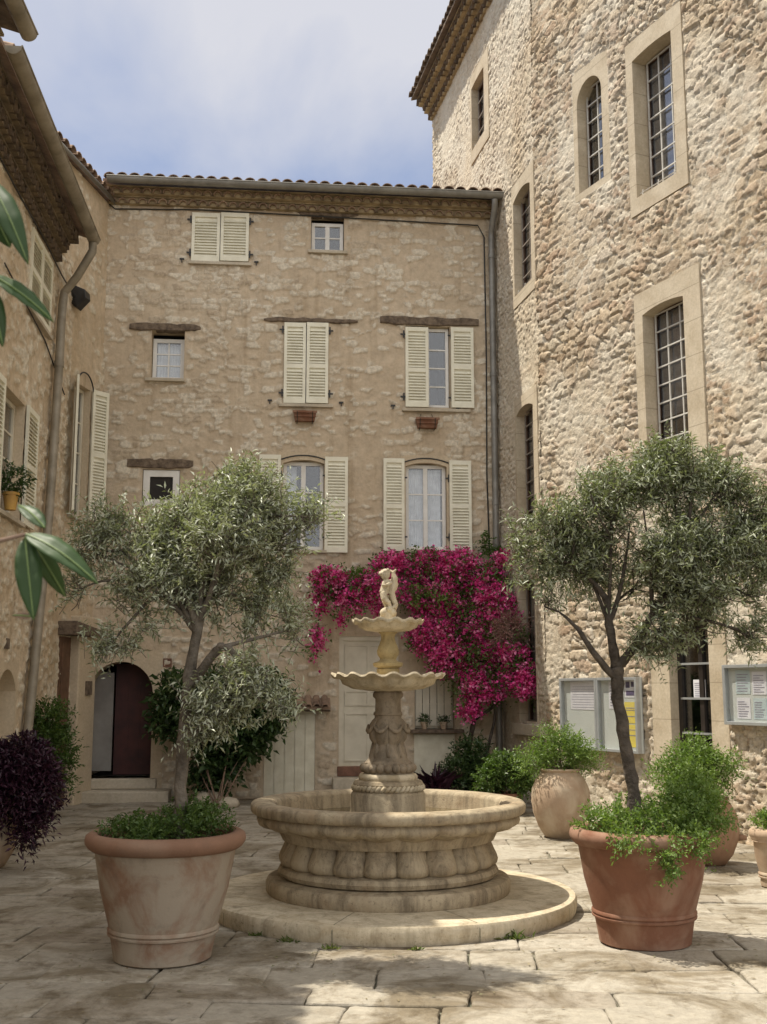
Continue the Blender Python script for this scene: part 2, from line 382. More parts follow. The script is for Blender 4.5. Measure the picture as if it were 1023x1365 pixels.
M_OLIVE = m_leaf('olive_leaf', [(.11,.125,.065), (.20,.22,.125), (.42,.44,.31), (.15,.17,.09), (.30,.32,.20)], (.42,.44,.34), .22, .36)
M_OLIVE2 = m_leaf('dark_olive_leaf', [(.085,.105,.045), (.15,.175,.085), (.30,.33,.20), (.11,.13,.06), (.22,.24,.14)], (.32,.34,.24), .22, .38)
M_MAG = m_leaf('magenta_bract', [(.66,.03,.24), (.90,.11,.42), (.44,.012,.13), (.92,.36,.58), (.80,.06,.33)], None, .35, .6, (1.1, .6, 1.0))
M_GREEN = m_leaf('green_leaf', [(.045,.085,.02), (.075,.13,.03), (.11,.17,.045), (.06,.10,.025)], None, .3, .4)
M_DKGREEN = m_leaf('dark_ivy_leaf', [(.03,.06,.02), (.05,.09,.028), (.085,.13,.05)], None, .25, .4)
M_LTGREEN = m_leaf('fresh_green_leaf', [(.09,.16,.03), (.14,.22,.05), (.18,.25,.07), (.08,.14,.03)], None, .35, .45)
M_PURPLE = m_leaf('purple_leaf', [(.02,.007,.015), (.032,.011,.022), (.06,.02,.038), (.012,.006,.010)], None, .15, .4, (1, .5, .8))
M_BIGLEAF = m_leaf('laurel_leaf', [(.028,.062,.012), (.04,.085,.016)], None, .25, .5)
M_TWIG = m_simple('dry_twig', (.30, .20, .14), (.17, .11, .08), 10, .9, 0)
M_RIB = m_simple('leaf_rib', (.16, .22, .07), (.12, .18, .05), 9, .6, 0)
M_FLW = m_leaf('white_petal', [(.75,.74,.68), (.8,.8,.75)], None, .3, .6, (1, 1, 1))
M_GRASS = m_leaf('weed_blade', [(.08,.12,.03), (.13,.17,.05), (.20,.20,.08)], None, .3, .6)

# ---------------------------------------------------------------- relief walls
def np_mesh(name, co, faces, mat, org, attrs, parent=None, smooth=True):
    me = bpy.data.meshes.new(name)
    co = np.asarray(co, dtype=np.float32) - np.array(org, dtype=np.float32); faces = np.asarray(faces, dtype=np.int32)
    nf, k = faces.shape
    me.vertices.add(len(co)); me.vertices.foreach_set('co', co.ravel())
    me.loops.add(nf*k); me.loops.foreach_set('vertex_index', faces.ravel())
    me.polygons.add(nf); me.polygons.foreach_set('loop_start', np.arange(0, nf*k, k, dtype=np.int32))
    me.update(calc_edges=True)
    if smooth: me.polygons.foreach_set('use_smooth', np.ones(nf, dtype=bool))
    for an, av in attrs.items():
        a = me.attributes.new(an, 'FLOAT', 'POINT'); a.data.foreach_set('value', np.asarray(av, dtype=np.float32))
    me.materials.append(mat); me.validate()
    o = bpy.data.objects.new(name, me); C.objects.link(o)
    if parent: o.parent = parent
    else: o.location = org
    ORG[o] = Vector(org); return o

def axis(a, b, step, cuts):
    k = sorted(set([a, b]+[c for c in cuts if a < c < b])); out = []
    for p, q in zip(k[:-1], k[1:]):
        n = max(1, round((q-p)/step)); out += list(np.linspace(p, q, n, endpoint=False))
    return np.array(out+[b])

def relief_wall(name, W, u0, u1, z0, z1, holes, step, fn, mat, parent, back=None, flip=False, extra=None):
    us = axis(u0, u1, step, [h[0] for h in holes]+[h[1] for h in holes])
    zs = axis(z0, z1, step, [h[2] for h in holes]+[h[3] for h in holes])
    U, Z = np.meshgrid(us, zs)
    disp, rnd, st = fn(U, Z)
    wgt = np.ones_like(U)
    for h in holes:
        du = np.maximum(np.maximum(h[0]-U, U-h[1]), 0); dz = np.maximum(np.maximum(h[2]-Z, Z-h[3]), 0)
        wgt = np.minimum(wgt, sm(np.hypot(du, dz), .01, .07))
    st = st*sm(wgt, .2, .9); disp = disp*wgt
    X = W.p.x+W.d.x*U+W.n.x*disp; Y = W.p.y+W.d.y*U+W.n.y*disp
    co = np.stack([X.ravel(), Y.ravel(), Z.ravel()], 1)
    nu, nz_ = len(us), len(zs)
    i, j = np.meshgrid(np.arange(nu-1), np.arange(nz_-1)); i = i.ravel(); j = j.ravel()
    uc = (us[i]+us[i+1])/2; zc = (zs[j]+zs[j+1])/2; keep = np.ones(len(i), bool)
    for h in holes: keep &= ~((uc > h[0]) & (uc < h[1]) & (zc > h[2]) & (zc < h[3]))
    i = i[keep]; j = j[keep]; a = j*nu+i
    F = np.stack([a, a+1, a+1+nu, a+nu], 1)
    # outward winding
    nrm = np.cross(np.array([W.d.x, W.d.y, 0]), np.array([0, 0, 1.]))
    if nrm[0]*W.n.x+nrm[1]*W.n.y < 0: F = F[:, ::-1]
    rnd = rnd.ravel(); st = st.ravel()
    if back:                                       # plain side / rear walls of the building
        D = back; base = len(co)
        P = [W.pt(u0, z0), W.pt(u1, z0), W.pt(u1, z0, -D), W.pt(u0, z0, -D)]
        P += [Vector((p.x, p.y, z1)) for p in P]
        co = np.vstack([co, np.array([tuple(p) for p in P])]); rnd = np.append(rnd, np.full(8, .5)); st = np.append(st, np.zeros(8))
        F = np.vstack([F, np.array([[1,2,6,5],[2,3,7,6],[3,0,4,7],[4,5,6,7]])+base])
    return np_mesh(name, co, F, mat, tuple(ORG[parent]) if parent else (0, 0, 0), {'rnd': rnd, 'st': st}, parent)

def fn_tower(uoff, fine):
    def f(U, Z):
        u = U+uoff
        wu = u+(fbm(u*3.2, Z*3.2, 11)-.5)*.18; wz = Z+(fbm(u*1.7+9, Z*1.7, 12)-.5)*.14+(fbm(u*6, Z*6, 13, 2)-.5)*.045
        e1, r1 = cells(wu, wz, .27, .125, 3)
        e2, r2 = cells(wu, wz, .18, .085, 23)
        sel = sm(fbm(u*.9, Z*.9, 31), .45, .55) if not fine else np.full(U.shape, .85)
        sel = (sel > .5).astype(float)
        e = e1*(1-sel)+e2*sel; r = r1*(1-sel)+r2*sel
        cover = sm(fbm(u*1.1+4, Z*.9, 51, 4), .50, .66)      # mortar smeared over the stones
        top = sm(e, .035, .10)
        rough = fbm(u*16, Z*16, 41, 3)-.5
        mid = fbm(u*6, Z*6, 43, 3)-.5
        proud = .35+.9*r
        ridg = 1-np.abs(fbm(u*7+3, Z*9, 47, 4)-.5)*4; pit = sm(fbm(u*21, Z*24, 49, 3), .56, .70); hf = fbm(u*34, Z*38, 53, 3)-.5
        facet = (hsh(np.floor(r*999), np.floor(r*77), 3)-.5)*np.sin(u*9+r*40)*.02
        d = top*(proud*(.022 if not fine else .014)+.008+facet*.4+rough*.009+hf*.014-pit*.006)+(1-top)*hf*.010+mid*.009+ridg*.002-(.030 if not fine else .016)*(1-sm(e, .02, .085))*(1-.75*cover)*sm(fbm(u*2.5, Z*2.5, 61, 3), .30, .50)
        d = d*(.55+.75*sm(fbm(u*.8+7, Z*.8, 57, 3), .35, .6))
        st = sm(e, .06, .11)*(1-.55*cover)
        if fine: st = st*.5
        d = d*(1-.25*cover)
        return d, r, st
    return f
def fn_plaster(seed, amount, amp, stones=True, cov=None):
    def f(U, Z):
        u = U; wu = u+(fbm(u*2.5, Z*2.5, seed)-.5)*.2; wz = Z+(fbm(u*2+3, Z*2, seed+1)-.5)*.14
        e, r = cells(wu, wz, .20, .105, seed+2)
        e_b, r_b = cells(wu+.07*wz+3, wz, .13, .075, seed+9); pick = vnoise(u*1.3, Z*1.3, seed+8) > .52
        e = np.where(pick, e_b, e); r = np.where(pick, r_b, r)
        patch = fbm(u*.75, Z*.75, seed+3, 4)
        loc = patch+(fbm(u*4, Z*4, seed+4, 2)-.5)*.35 + (r-.5)*.75
        thr = .62-amount*.22
        if cov: thr = thr+cov(U, Z)
        show = sm(loc, thr, thr+.10)
        st = sm(e, .06, .15)*show
        d = st*amp + (fbm(u*9, Z*9, seed+6, 4)-.5)*amp*.9 + (fbm(u*1.2, Z*1.2, seed+7, 3)-.5)*.05
        return d, r, st
    return f

def surround(W, ou0, ou1, oz0, oz1, inner, proud, depth, name, mat, parent, back=True):
    """stone frame: outer rectangle, inner outline (list of u,z), reveal going into the wall"""
    mb = MB(lambda u, z, w: W.pt(u, z, w))
    outer = [(ou0, oz0), (ou1, oz0), (ou1, oz1), (ou0, oz1)]
    tris = tessellate_polygon([[Vector((a, b, 0)) for a, b in outer], [Vector((a, b, 0)) for a, b in inner]])
    pts = outer+inner
    idx = [mb.v(a, b, proud) for a, b in pts]
    for t in tris: mb.f(*[idx[k] for k in t])
    o0 = idx[:4]; o1 = [mb.v(a, b, -.10) for a, b in outer]
    for k in range(4): mb.f(o0[k], o0[(k+1) % 4], o1[(k+1) % 4], o1[k])
    i0 = idx[4:]; i1 = [mb.v(a, b, -depth) for a, b in inner]; n = len(inner)
    for k in range(n): mb.f(i0[k], i1[k], i1[(k+1) % n], i0[(k+1) % n])
    o = mb.build(name, mat, parent, recalc=False)
    bm = bmesh.new(); bm.from_mesh(o.data); bmesh.ops.recalc_face_normals(bm, faces=bm.faces)
    bm.to_mesh(o.data); bm.free()
    return o
def arch(u0, u1, z0, zs, rise, n=14):
    """inner outline: straight jambs to zs then an arc of the given rise"""
    w = (u1-u0)/2; cu = (u0+u1)/2; pts = [(u0, z0), (u1, z0)]
    if rise < 1e-3: return pts+[(u1, zs), (u0, zs)]
    rad = (w*w+rise*rise)/(2*rise); cz = zs+rise-rad; a = math.asin(min(1, w/rad))
    if rise > w*.98: rad = w; cz = zs; a = math.pi/2
    for k in range(n+1):
        t = a-2*a*k/n; pts.append((cu+rad*math.sin(t), cz+rad*math.cos(t)))
    return pts
def reveal(W, u0, u1, z0, z1, d, mat, parent, name='reveal', back=True, w0=0.004, matb=None):
    mb = MB(lambda u, z, w: W.pt(u, z, w))
    q = [(u0, z0), (u1, z0), (u1, z1), (u0, z1)]
    a = [mb.v(u, z, w0) for u, z in q]; b = [mb.v(u, z, -d) for u, z in q]
    for k in range(4): mb.f(a[k], a[(k+1) % 4], b[(k+1) % 4], b[k])
    return mb.build(name, mat, parent, recalc=False)
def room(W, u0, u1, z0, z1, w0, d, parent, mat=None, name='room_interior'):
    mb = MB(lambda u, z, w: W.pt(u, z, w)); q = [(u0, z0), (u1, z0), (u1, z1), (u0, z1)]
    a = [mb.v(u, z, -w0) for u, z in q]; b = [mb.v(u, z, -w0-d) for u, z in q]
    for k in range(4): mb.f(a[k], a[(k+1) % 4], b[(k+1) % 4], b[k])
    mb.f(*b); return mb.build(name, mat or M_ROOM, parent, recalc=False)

def shutter(W, u0, u1, z0, z1, w, mat, parent, mids=(.5,), pitch=.048):
    mb = MB(lambda u, z, ww: W.pt(u, z, ww)); t = .034; s = .048
    mb.box(u0, u0+s, z0, z1, w, w+t); mb.box(u1-s, u1, z0, z1, w, w+t)
    H = z1-z0; zz = [z0, z1]; rails = [(z0, z0+.08), (z1-.07, z1)]+[(z0+H*m-.035, z0+H*m+.035) for m in mids]
    for a, b in rails: mb.box(u0+s, u1-s, a, b, w+.002, w+t-.002)
    z = z0+.08
    while z < z1-.075-pitch:
        if not any(a-pitch*.7 < z < b for a, b in rails[2:]):
            mb.slat(u0+s, u1-s, [(z, w+t-.004), (z+.008, w+t-.004), (z+pitch*.86, w+.004), (z+pitch*.86-.008, w+.004)])
        z += pitch
    mb.box(u0+s, u1-s, z0+.02, z1-.02, w+.0005, w+.003)
    return mb.build('shutter', mat, parent)

def hinges(W, us, zs, w, parent):
    for u in us:
        for z in zs:
            mb = MB(lambda a, b, c: W.pt(a, b, c))
            mb.box(u-.055, u+.055, z-.012, z+.012, w, w+.01); mb.box(u-.012, u+.012, z-.06, z+.06, w, w+.018)
            mb.build('hinge', M_BLACK, parent)

def casement(W, u0, u1, z0, z1, w, mat, parent, cols=2, rows=3, fw=.05, bar=.022, leaves=2, t=.05, pane=None, curtain=None, name='window', gl=True):
    mb = MB(lambda a, b, c: W.pt(a, b, c))
    mb.box(u0, u0+fw, z0, z1, w, w+t); mb.box(u1-fw, u1, z0, z1, w, w+t)
    mb.box(u0+fw, u1-fw, z1-fw, z1, w+.001, w+t-.001); mb.box(u0+fw, u1-fw, z0, z0+fw, w+.001, w+t-.001)
    iu0, iu1, iz0, iz1 = u0+fw, u1-fw, z0+fw, z1-fw
    lw = (iu1-iu0)/leaves
    for k in range(1, leaves): mb.box(iu0+lw*k-.035, iu0+lw*k+.035, iz0, iz1, w+.004, w+t-.004)
    for k in range(leaves):
        a, b = iu0+lw*k, iu0+lw*(k+1)
        for c in range(1, max(1, cols//leaves)):
            x = a+(b-a)*c/(cols//leaves); mb.box(x-bar/2, x+bar/2, iz0, iz1, w+.012, w+t-.012)
    for r in range(1, rows):
        z = iz0+(iz1-iz0)*r/rows; mb.box(iu0, iu1, z-bar/2, z+bar/2, w+.014, w+t-.014)
    o = mb.build(name, mat, parent)
    if gl:
        p = MB(lambda a, b, c: W.pt(a, b, c)); p.box(iu0-.01, iu1+.01, iz0-.01, iz1+.01, w+.018, w+.024)
        p.build('pane', pane or M_GLASS, o)
    if curtain:
        for (a, b, zb) in curtain:
            c = MB(); n = 26; rows_ = []
            for zz in (iz1, iz1-(iz1-iz0)*zb):
                row = []
                for k in range(n):
                    tt = k/(n-1); uu = iu0+(iu1-iu0)*(a+(b-a)*tt)
                    row.append(len(c.V)); c.V.append(W.pt(uu, zz, w-.07+.018*math.sin(k*1.9)))
                rows_.append(row)
            for k in range(n-1): c.f(rows_[0][k], rows_[0][k+1], rows_[1][k+1], rows_[1][k])
            c.build('curtain', M_CURT, o, smooth=True, recalc=False)
    return o

def sill(W, u0, u1, z, parent, mat=None, h=.05, proud=.07):
    mb = MB(lambda a, b, c: W.pt(a, b, c)); mb.box(u0, u1, z-h, z, -.1, proud); return mb.build('sill', mat or M_SILL, parent, bevel=.006)
def lintel(W, u0, u1, z0, z1, parent, seed=0, proud=.035):
    """rough-hewn timber beam"""
    r = random.Random(seed); mb = MB(); n = 12; rings = []
    for k in range(n+1):
        u = u0+(u1-u0)*k/n; a = z0+r.uniform(-.012, .012)+(.02 if k in (0, n) else 0); b = z1+r.uniform(-.012, .012)-(.02 if k in (0, n) else 0); p = proud+r.uniform(-.008, .008)
        ring = []
        for (z, w) in ((a, -.12), (a, p-.01), (a+.012, p), (b-.012, p), (b, p-.01), (b, -.12)):
            ring.append(len(mb.V)); mb.V.append(W.pt(u, z, w))
        rings.append(ring)
    for k in range(n):
        for j in range(6): mb.f(rings[k][j], rings[k][(j+1) % 6], rings[k+1][(j+1) % 6], rings[k+1][j])
    mb.f(*rings[0]); mb.f(*rings[-1]); return mb.build('lintel', M_WOOD, parent)

def genoise(W, u0, u1, zb, rows, parent, mat, name='eave_cornice', tw=.17, rh=.13, pr=.13, seed=0, mort=None):
    r = random.Random(seed); mb = MB(); rad = tw*.46; n = 7
    for k in range(rows):
        z = zb+k*rh; w1 = pr*(k+1)
        q = MB(lambda a, b, c: W.pt(a, b, c)); mb.mi = 0
        def bx(a0, a1, b0, b1, c0, c1):
            i = len(mb.V)
            for a in (a0, a1):
                for b in (b0, b1):
                    for c in (c0, c1): mb.V.append(W.pt(a, b, c))
            for f_ in ((0,1,3,2),(4,6,7,5),(0,4,5,1),(2,3,7,6),(0,2,6,4),(1,5,7,3)): mb.f(*[i+x for x in f_])
        mb.mi = 1
        bx(u0, u1, z, z+rh*.93, -.05, w1-.045)                  # mortar core
        bx(u0, u1, z+rh*.80, z+rh, -.05, w1-.006)               # flat course above the arcs
        mb.mi = 0
        u = u0+(tw/2 if k % 2 else 0)
        while u+tw <= u1+.001:
            cu = u+tw/2; a0 = len(mb.V); zz = z+r.uniform(-.006, .006); ww = w1+r.uniform(-.012, .012)
            for w in (ww-.10, ww):
                for R_ in (rad, rad-.016):
                    for j in range(n+1):
                        t = math.pi*j/n; mb.V.append(W.pt(cu+R_*math.cos(t), zz+R_*math.sin(t)*1.15, w))
            m = n+1
            for j in range(n):
                o0, i0, o1, i1 = a0+j, a0+m+j, a0+2*m+j, a0+3*m+j
                mb.f(o0, o0+1, o1+1, o1); mb.f(i0, i1, i1+1, i0+1); mb.f(o1, o1+1, i1+1, i1)
            u += tw
    return mb.build(name, [mat, mort or M_MORT], parent, recalc=False)

def tile_roof(W, u0, u1, z, w_edge, depth, slope, parent, mat, name='roof', tw=.20, seed=0):
    """canal-tile roof rising away from the eave"""
    r = random.Random(seed); mb = MB(); L = .36
    def P(u, s, h): return W.pt(u, z+s*math.sin(slope)+h*math.cos(slope), w_edge-s*math.cos(slope)+h*math.sin(slope)*0)
    # deck
    i = [len(mb.V)+k for k in range(8)]
    for h in (-.05, .0):
        for (u, s) in ((u0, 0), (u1, 0), (u1, depth), (u0, depth)): mb.V.append(P(u, s, h))
    for f_ in ((0,1,2,3),(4,5,6,7),(0,1,5,4),(1,2,6,5),(2,3,7,6),(3,0,4,7)): mb.f(*[i[k] for k in f_])
    n = 6; u = u0
    while u+tw <= u1+.02:
        cu = u+tw/2; s = -.05+r.uniform(-.02, .02); j0 = 0; prev = None
        while s < depth-.1:
            rings = []
            for (ss, rr, hh) in ((s, tw*.46, .03), (s+L, tw*.40, .008)):
                ring = []
                jx = r.uniform(-.006, .006)
                for q in (0, -.014):
                    for j in range(n+1):
                        t = math.pi*j/n; ring.append(len(mb.V)); mb.V.append(P(cu+jx+(rr+q)*math.cos(t), ss, hh+(rr+q)*math.sin(t)*.9))
                rings.append(ring)
            m = n+1; a, b = rings
            for j in range(n):
                mb.f(a[j], a[j+1], b[j+1], b[j]); mb.f(a[m+j], b[m+j], b[m+j+1], a[m+j+1]); mb.f(a[j], a[m+j], a[m+j+1], a[j+1])
            s += L*.86
        u += tw
    return mb.build(name, mat, parent, recalc=False)

def gutter(p0, p1, r, parent, mat, out, name='gutter', seg=.9):
    """half-round gutter with brackets from p0 to p1; out = outward direction"""
    p0 = Vector(p0); p1 = Vector(p1); d = (p1-p0).normalized(); out = Vector((out[0], out[1], 0)).normalized(); up = Vector((0, 0, 1)); mb = MB(); n = 10
    rings = []
    for p in (p0, p1):
        ring = []
        for rr in (r, r-.008):
            for j in range(n+1):
                t = math.pi+math.pi*j/n; ring.append(len(mb.V)); mb.V.append(p+out*rr*math.cos(t)+up*rr*math.sin(t))
        rings.append(ring)
    m = n+1
    for j in range(n):
        a, b = rings; mb.f(a[j], a[j+1], b[j+1], b[j]); mb.f(a[m+j], b[m+j], b[m+j+1], a[m+j+1])
    for a in rings:
        mb.f(*(a[:m]))
        for j in (0, n): pass
    mb.f(rings[0][0], rings[1][0], rings[1][m], rings[0][m]); mb.f(rings[0][n], rings[0][m+n], rings[1][m+n], rings[1][n])
    mb.tube([p0+out*r, p1+out*r], .011, 6)
    L = (p1-p0).length; k = int(L/seg)
    for q in range(1, k+1):
        c = p0+d*(L*q/(k+.5)); w = .011; i0 = []
        for s_ in (-w, w):
            ring = []
            for j in range(n+1):
                t = math.pi+math.pi*j/n; ring.append(len(mb.V)); mb.V.append(c+d*s_+out*(r+.005)*math.cos(t)+up*(r+.005)*math.sin(t))
            i0.append(ring)
        for j in range(n): mb.f(i0[0][j], i0[0][j+1], i0[1][j+1], i0[1][j])
    return mb.build(name, mat, parent, smooth=True, recalc=False, auto=40)

def pipe(pts, r, mat, parent, collars=(), name='downpipe'):
    mb = MB(); mb.tube(pts, r, 14)
    for (a, b) in collars:
        a = Vector(a); b = Vector(b); mb.tube([a, b], r+.008, 14)
    return mb.build(name, mat, parent, smooth=True, auto=40)
def cable(pts, r, parent, name='cable'):
    mb = MB(); mb.tube(pts, r, 5); return mb.build(name, M_BLACK, parent)

# ---------------------------------------------------------------- foliage
def leaf_batch(P, D, N, L, Wd, fold=.25, droop=0.0):
    """arrays -> verts, faces: each leaf is a folded rhomb of 4 points"""
    D = D/np.linalg.norm(D, axis=1, keepdims=True); S = np.cross(D, N); S /= np.linalg.norm(S, axis=1, keepdims=True)+1e-9
    Nn = np.cross(S, D); L = L[:, None]; Wd = Wd[:, None]
    b = P; t = P+D*L-Nn*L*droop; m = P+D*L*.45+Nn*Wd*0
    l = m+S*Wd*.5+Nn*Wd*fold; r = m-S*Wd*.5+Nn*Wd*fold
    V = np.stack([b, l, t, r], 1).reshape(-1, 3); k = np.arange(len(P))*4
    F = np.concatenate([np.stack([k, k+2, k+1], 1), np.stack([k, k+3, k+2], 1)])
    return V, F
def unit(a): return a/(np.linalg.norm(a, axis=1, keepdims=True)+1e-9)

def foliage(name, blobs, ntwig, per, L, Wd, mat, parent, seed=0, twl=.2, up=.25, spread=.8, shell=.45, twig_r=0.0, twig_mat=None, org=None, outw=.7, droop=.05, clip=None, gaps=0.0, lj=.35, al=.75):
    """twigs scattered through ellipsoids (centre, radii), leaves in pairs along each"""
    r = np.random.default_rng(seed); C_ = np.array([b[0] for b in blobs], float); Rd = np.array([b[1] for b in blobs], float)
    wt = np.array([(b[2] if len(b) > 2 else 1)*(b[1][0]*b[1][1]*b[1][2])**.72 for b in blobs]); wt /= wt.sum()
    k = r.choice(len(blobs), ntwig, p=wt)
    d = unit(r.normal(size=(ntwig, 3))); rad = r.uniform(shell**3, 1, ntwig)**(1/3)
    P0 = C_[k]+d*Rd[k]*rad[:, None]*.92
    if gaps:
        q = np.sin(P0[:, 0]*5.1+seed)*np.sin(P0[:, 1]*4.3+1)*np.sin(P0[:, 2]*5.7+2)+.5*np.sin(P0[:, 0]*11+3)*np.sin(P0[:, 2]*12.3)
        keep = q > -1+gaps; P0 = P0[keep]; d = d[keep]; k = k[keep]
    if clip is not None: keep = clip(P0); P0 = P0[keep]; d = d[keep]; k = k[keep]
    n = len(P0)
    T = unit(unit(d*(Rd[k]**-1)*Rd[k].mean())*outw+np.array([0, 0, up])+r.normal(size=(n, 3))*.45*spread)
    tl = twl*r.uniform(.6, 1.3, n)
    ts = (np.arange(per)+.5)/per
    PP = P0[:, None, :]+T[:, None, :]*(ts[None, :, None]-.3)*tl[:, None, None]
    PP[..., 2] -= (ts**2)[None, :]*tl[:, None]*droop*3
    side = unit(np.cross(T, r.normal(size=(n, 3))))[:, None, :]*np.where(np.arange(per) % 2, 1., -1.)[None, :, None]
    side = side+r.normal(size=side.shape)*.45
    D = T[:, None, :]*al+side*spread
    m = n*per; D = D.reshape(-1, 3); PP = PP.reshape(-1, 3)
    N = unit(np.array([0, 0, 1.])+r.normal(size=(m, 3))*.7)
    LL = L*r.uniform(1-lj, 1+lj, m); V, F = leaf_batch(PP, D, N, LL, Wd*LL/L, droop=.12)
    col = np.clip(np.repeat(r.uniform(0, 1, n), per)*.6+r.uniform(0, .4, m), 0, 1); A = np.repeat(col, 4)
    o = np_mesh(name, V, F, mat, tuple(ORG[parent]) if parent else tuple(org), {'rnd': A}, parent, smooth=False)
    if twig_r:
        mb = MB(); o2 = None
        for q in range(n):
            a = Vector(P0[q]-T[q]*tl[q]*.45); b = Vector(P0[q]+T[q]*tl[q]*.6); mb.tube([a, b], [twig_r, twig_r*.5], 3, False)
        me = o.data; bm = bmesh.new(); bm.from_mesh(me); lay = bm.verts.layers.float.get('rnd')
        orgv = ORG[o]; vs = [bm.verts.new(v-orgv) for v in mb.V]; me.materials.append(twig_mat or M_BARK)
        for f_ in mb.F:
            nf = bm.faces.new([vs[i] for i in f_]); nf.material_index = 1
        bm.to_mesh(me); bm.free()
    return o, C_, P0

def limb_mesh(paths, mat, parent, name='trunk', n=8, seed=1):
    """paths: list of (points, radii); bent and slightly knobbly"""
    r = random.Random(seed); mb = MB()
    for pts, rad in paths:
        P = [Vector(p) for p in pts]; out = []; ro = []
        for a in range(len(P)-1):
            p0 = P[max(a-1, 0)]; p1 = P[a]; p2 = P[a+1]; p3 = P[min(a+2, len(P)-1)]
            for k in range(5):
                t = k/5
                q = .5*((2*p1)+(-p0+p2)*t+(2*p0-5*p1+4*p2-p3)*t*t+(-p0+3*p1-3*p2+p3)*t**3)
                rr = rad[a]*(1-t)+rad[a+1]*t
                out.append(q+Vector((r.gauss(0, 1), r.gauss(0, 1), r.gauss(0, 1)))*rr*.10); ro.append(rr*r.uniform(.9, 1.12))
        out.append(P[-1]); ro.append(rad[-1]); mb.tube(out, ro, n)
    return mb.build(name, mat, parent, smooth=True)

def blob(px, py, Y, rx, ry, rd=None, w=1.0):
    p = at(px, py, Y); s = pxm(Y, p.z); return (tuple(p), (rx*s, rd if rd else (rx+ry)*.5*s, ry*s), w)

# ================================================================ the walls of the court
Bx, By = -4.41, 17.1
BACK = Wall((Bx, By), (.9956, .0941), (.0941, -.9956))
G_far = (1.034, 21.73); CRE = (2.255, 15.775)
GW = Wall(G_far, (CRE[0]-G_far[0], CRE[1]-G_far[1]), (-1, -.205))
G_len = math.hypot(CRE[0]-G_far[0], CRE[1]-G_far[1])
FW = Wall(CRE, (.452, -1), (-1, -.452))
LEFT = Wall((-4.60, 15.93), (.0876, -1), (1, .0876))
WING = Wall((-4.60, 15.93), (Bx+4.60, By-15.93), (1, -.15))
WING_len = math.hypot(Bx+4.60, By-15.93)

# ---------------------------------------------------------------- ground
def make_ground():
    mb = MB(); mb.V = [Vector(p) for p in ((-150, -100, -.03), (150, -100, -.03), (150, 250, -.03), (-150, 250, -.03))]; mb.f(0, 1, 2, 3)
    tag(mb.build('ground', M_JOINT, recalc=False), kind='structure')
    r = random.Random(5); V = []; F = []; A = []
    ca, sa = math.cos(R(-3)), math.sin(R(-3)); y = 1.0
    def tr(x, y_): return (x*ca-y_*sa, x*sa+y_*ca)
    row = 0
    wob = lambda x, y_: y_+.035*math.sin(x*1.3+y_*.7)+.02*math.sin(x*3.1+y_*2)
    while y < 19:
        d = r.uniform(.32, .54); x = -7.5+r.uniform(0, .5)
        while x < 9:
            L = r.uniform(.40, .95); gp = .003
            c = [(x+gp, y+gp), (x+L-gp, y+gp), (x+L-gp, y+d-gp), (x+gp, y+d-gp)]
            c = [(a+r.uniform(-.016, .016), wob(a, b)+r.uniform(-.012, .012)) for a, b in c]
            h = r.uniform(-.005, .005); tx = r.uniform(-.006, .006); ty = r.uniform(-.006, .006); rn = r.random()
            # rounded outline: cut corners, wavy edges
            ring = []
            for k in range(4):
                p, q = c[k], c[(k+1) % 4]
                for t in (.05, .2, .4, .6, .8, .95):
                    ring.append((p[0]+(q[0]-p[0])*t+r.uniform(-.005, .005), p[1]+(q[1]-p[1])*t+r.uniform(-.005, .005)))
            m = len(ring); cx = sum(p[0] for p in ring)/m; cy = sum(p[1] for p in ring)/m; b0 = len(V)
            for (ins, z) in ((0, -.04), (0, -.010), (.006, -.003), (.018, 0)):
                for p in ring:
                    dx, dy = p[0]-cx, p[1]-cy; l = math.hypot(dx, dy); s = (l-ins)/l
                    xx, yy = cx+dx*s, cy+dy*s; X, Y = tr(xx, yy)
                    V.append((X, Y, z+(h+tx*dx+ty*dy if z > -.03 else 0))); A.append(rn)
            for k in range(3):
                for j in range(m): F.append((b0+k*m+j, b0+k*m+(j+1) % m, b0+(k+1)*m+(j+1) % m, b0+(k+1)*m+j))
            F.append(tuple(b0+3*m+j for j in range(m)))
            x += L
        y += d; row += 1
    me = bpy.data.meshes.new('paving'); me.from_pydata(V, [], F)
    a = me.attributes.new('rnd', 'FLOAT', 'POINT'); a.data.foreach_set('value', A); me.materials.append(M_GROUND)
    o = bpy.data.objects.new('paving', me); C.objects.link(o); tag(o, kind='structure')
make_ground()

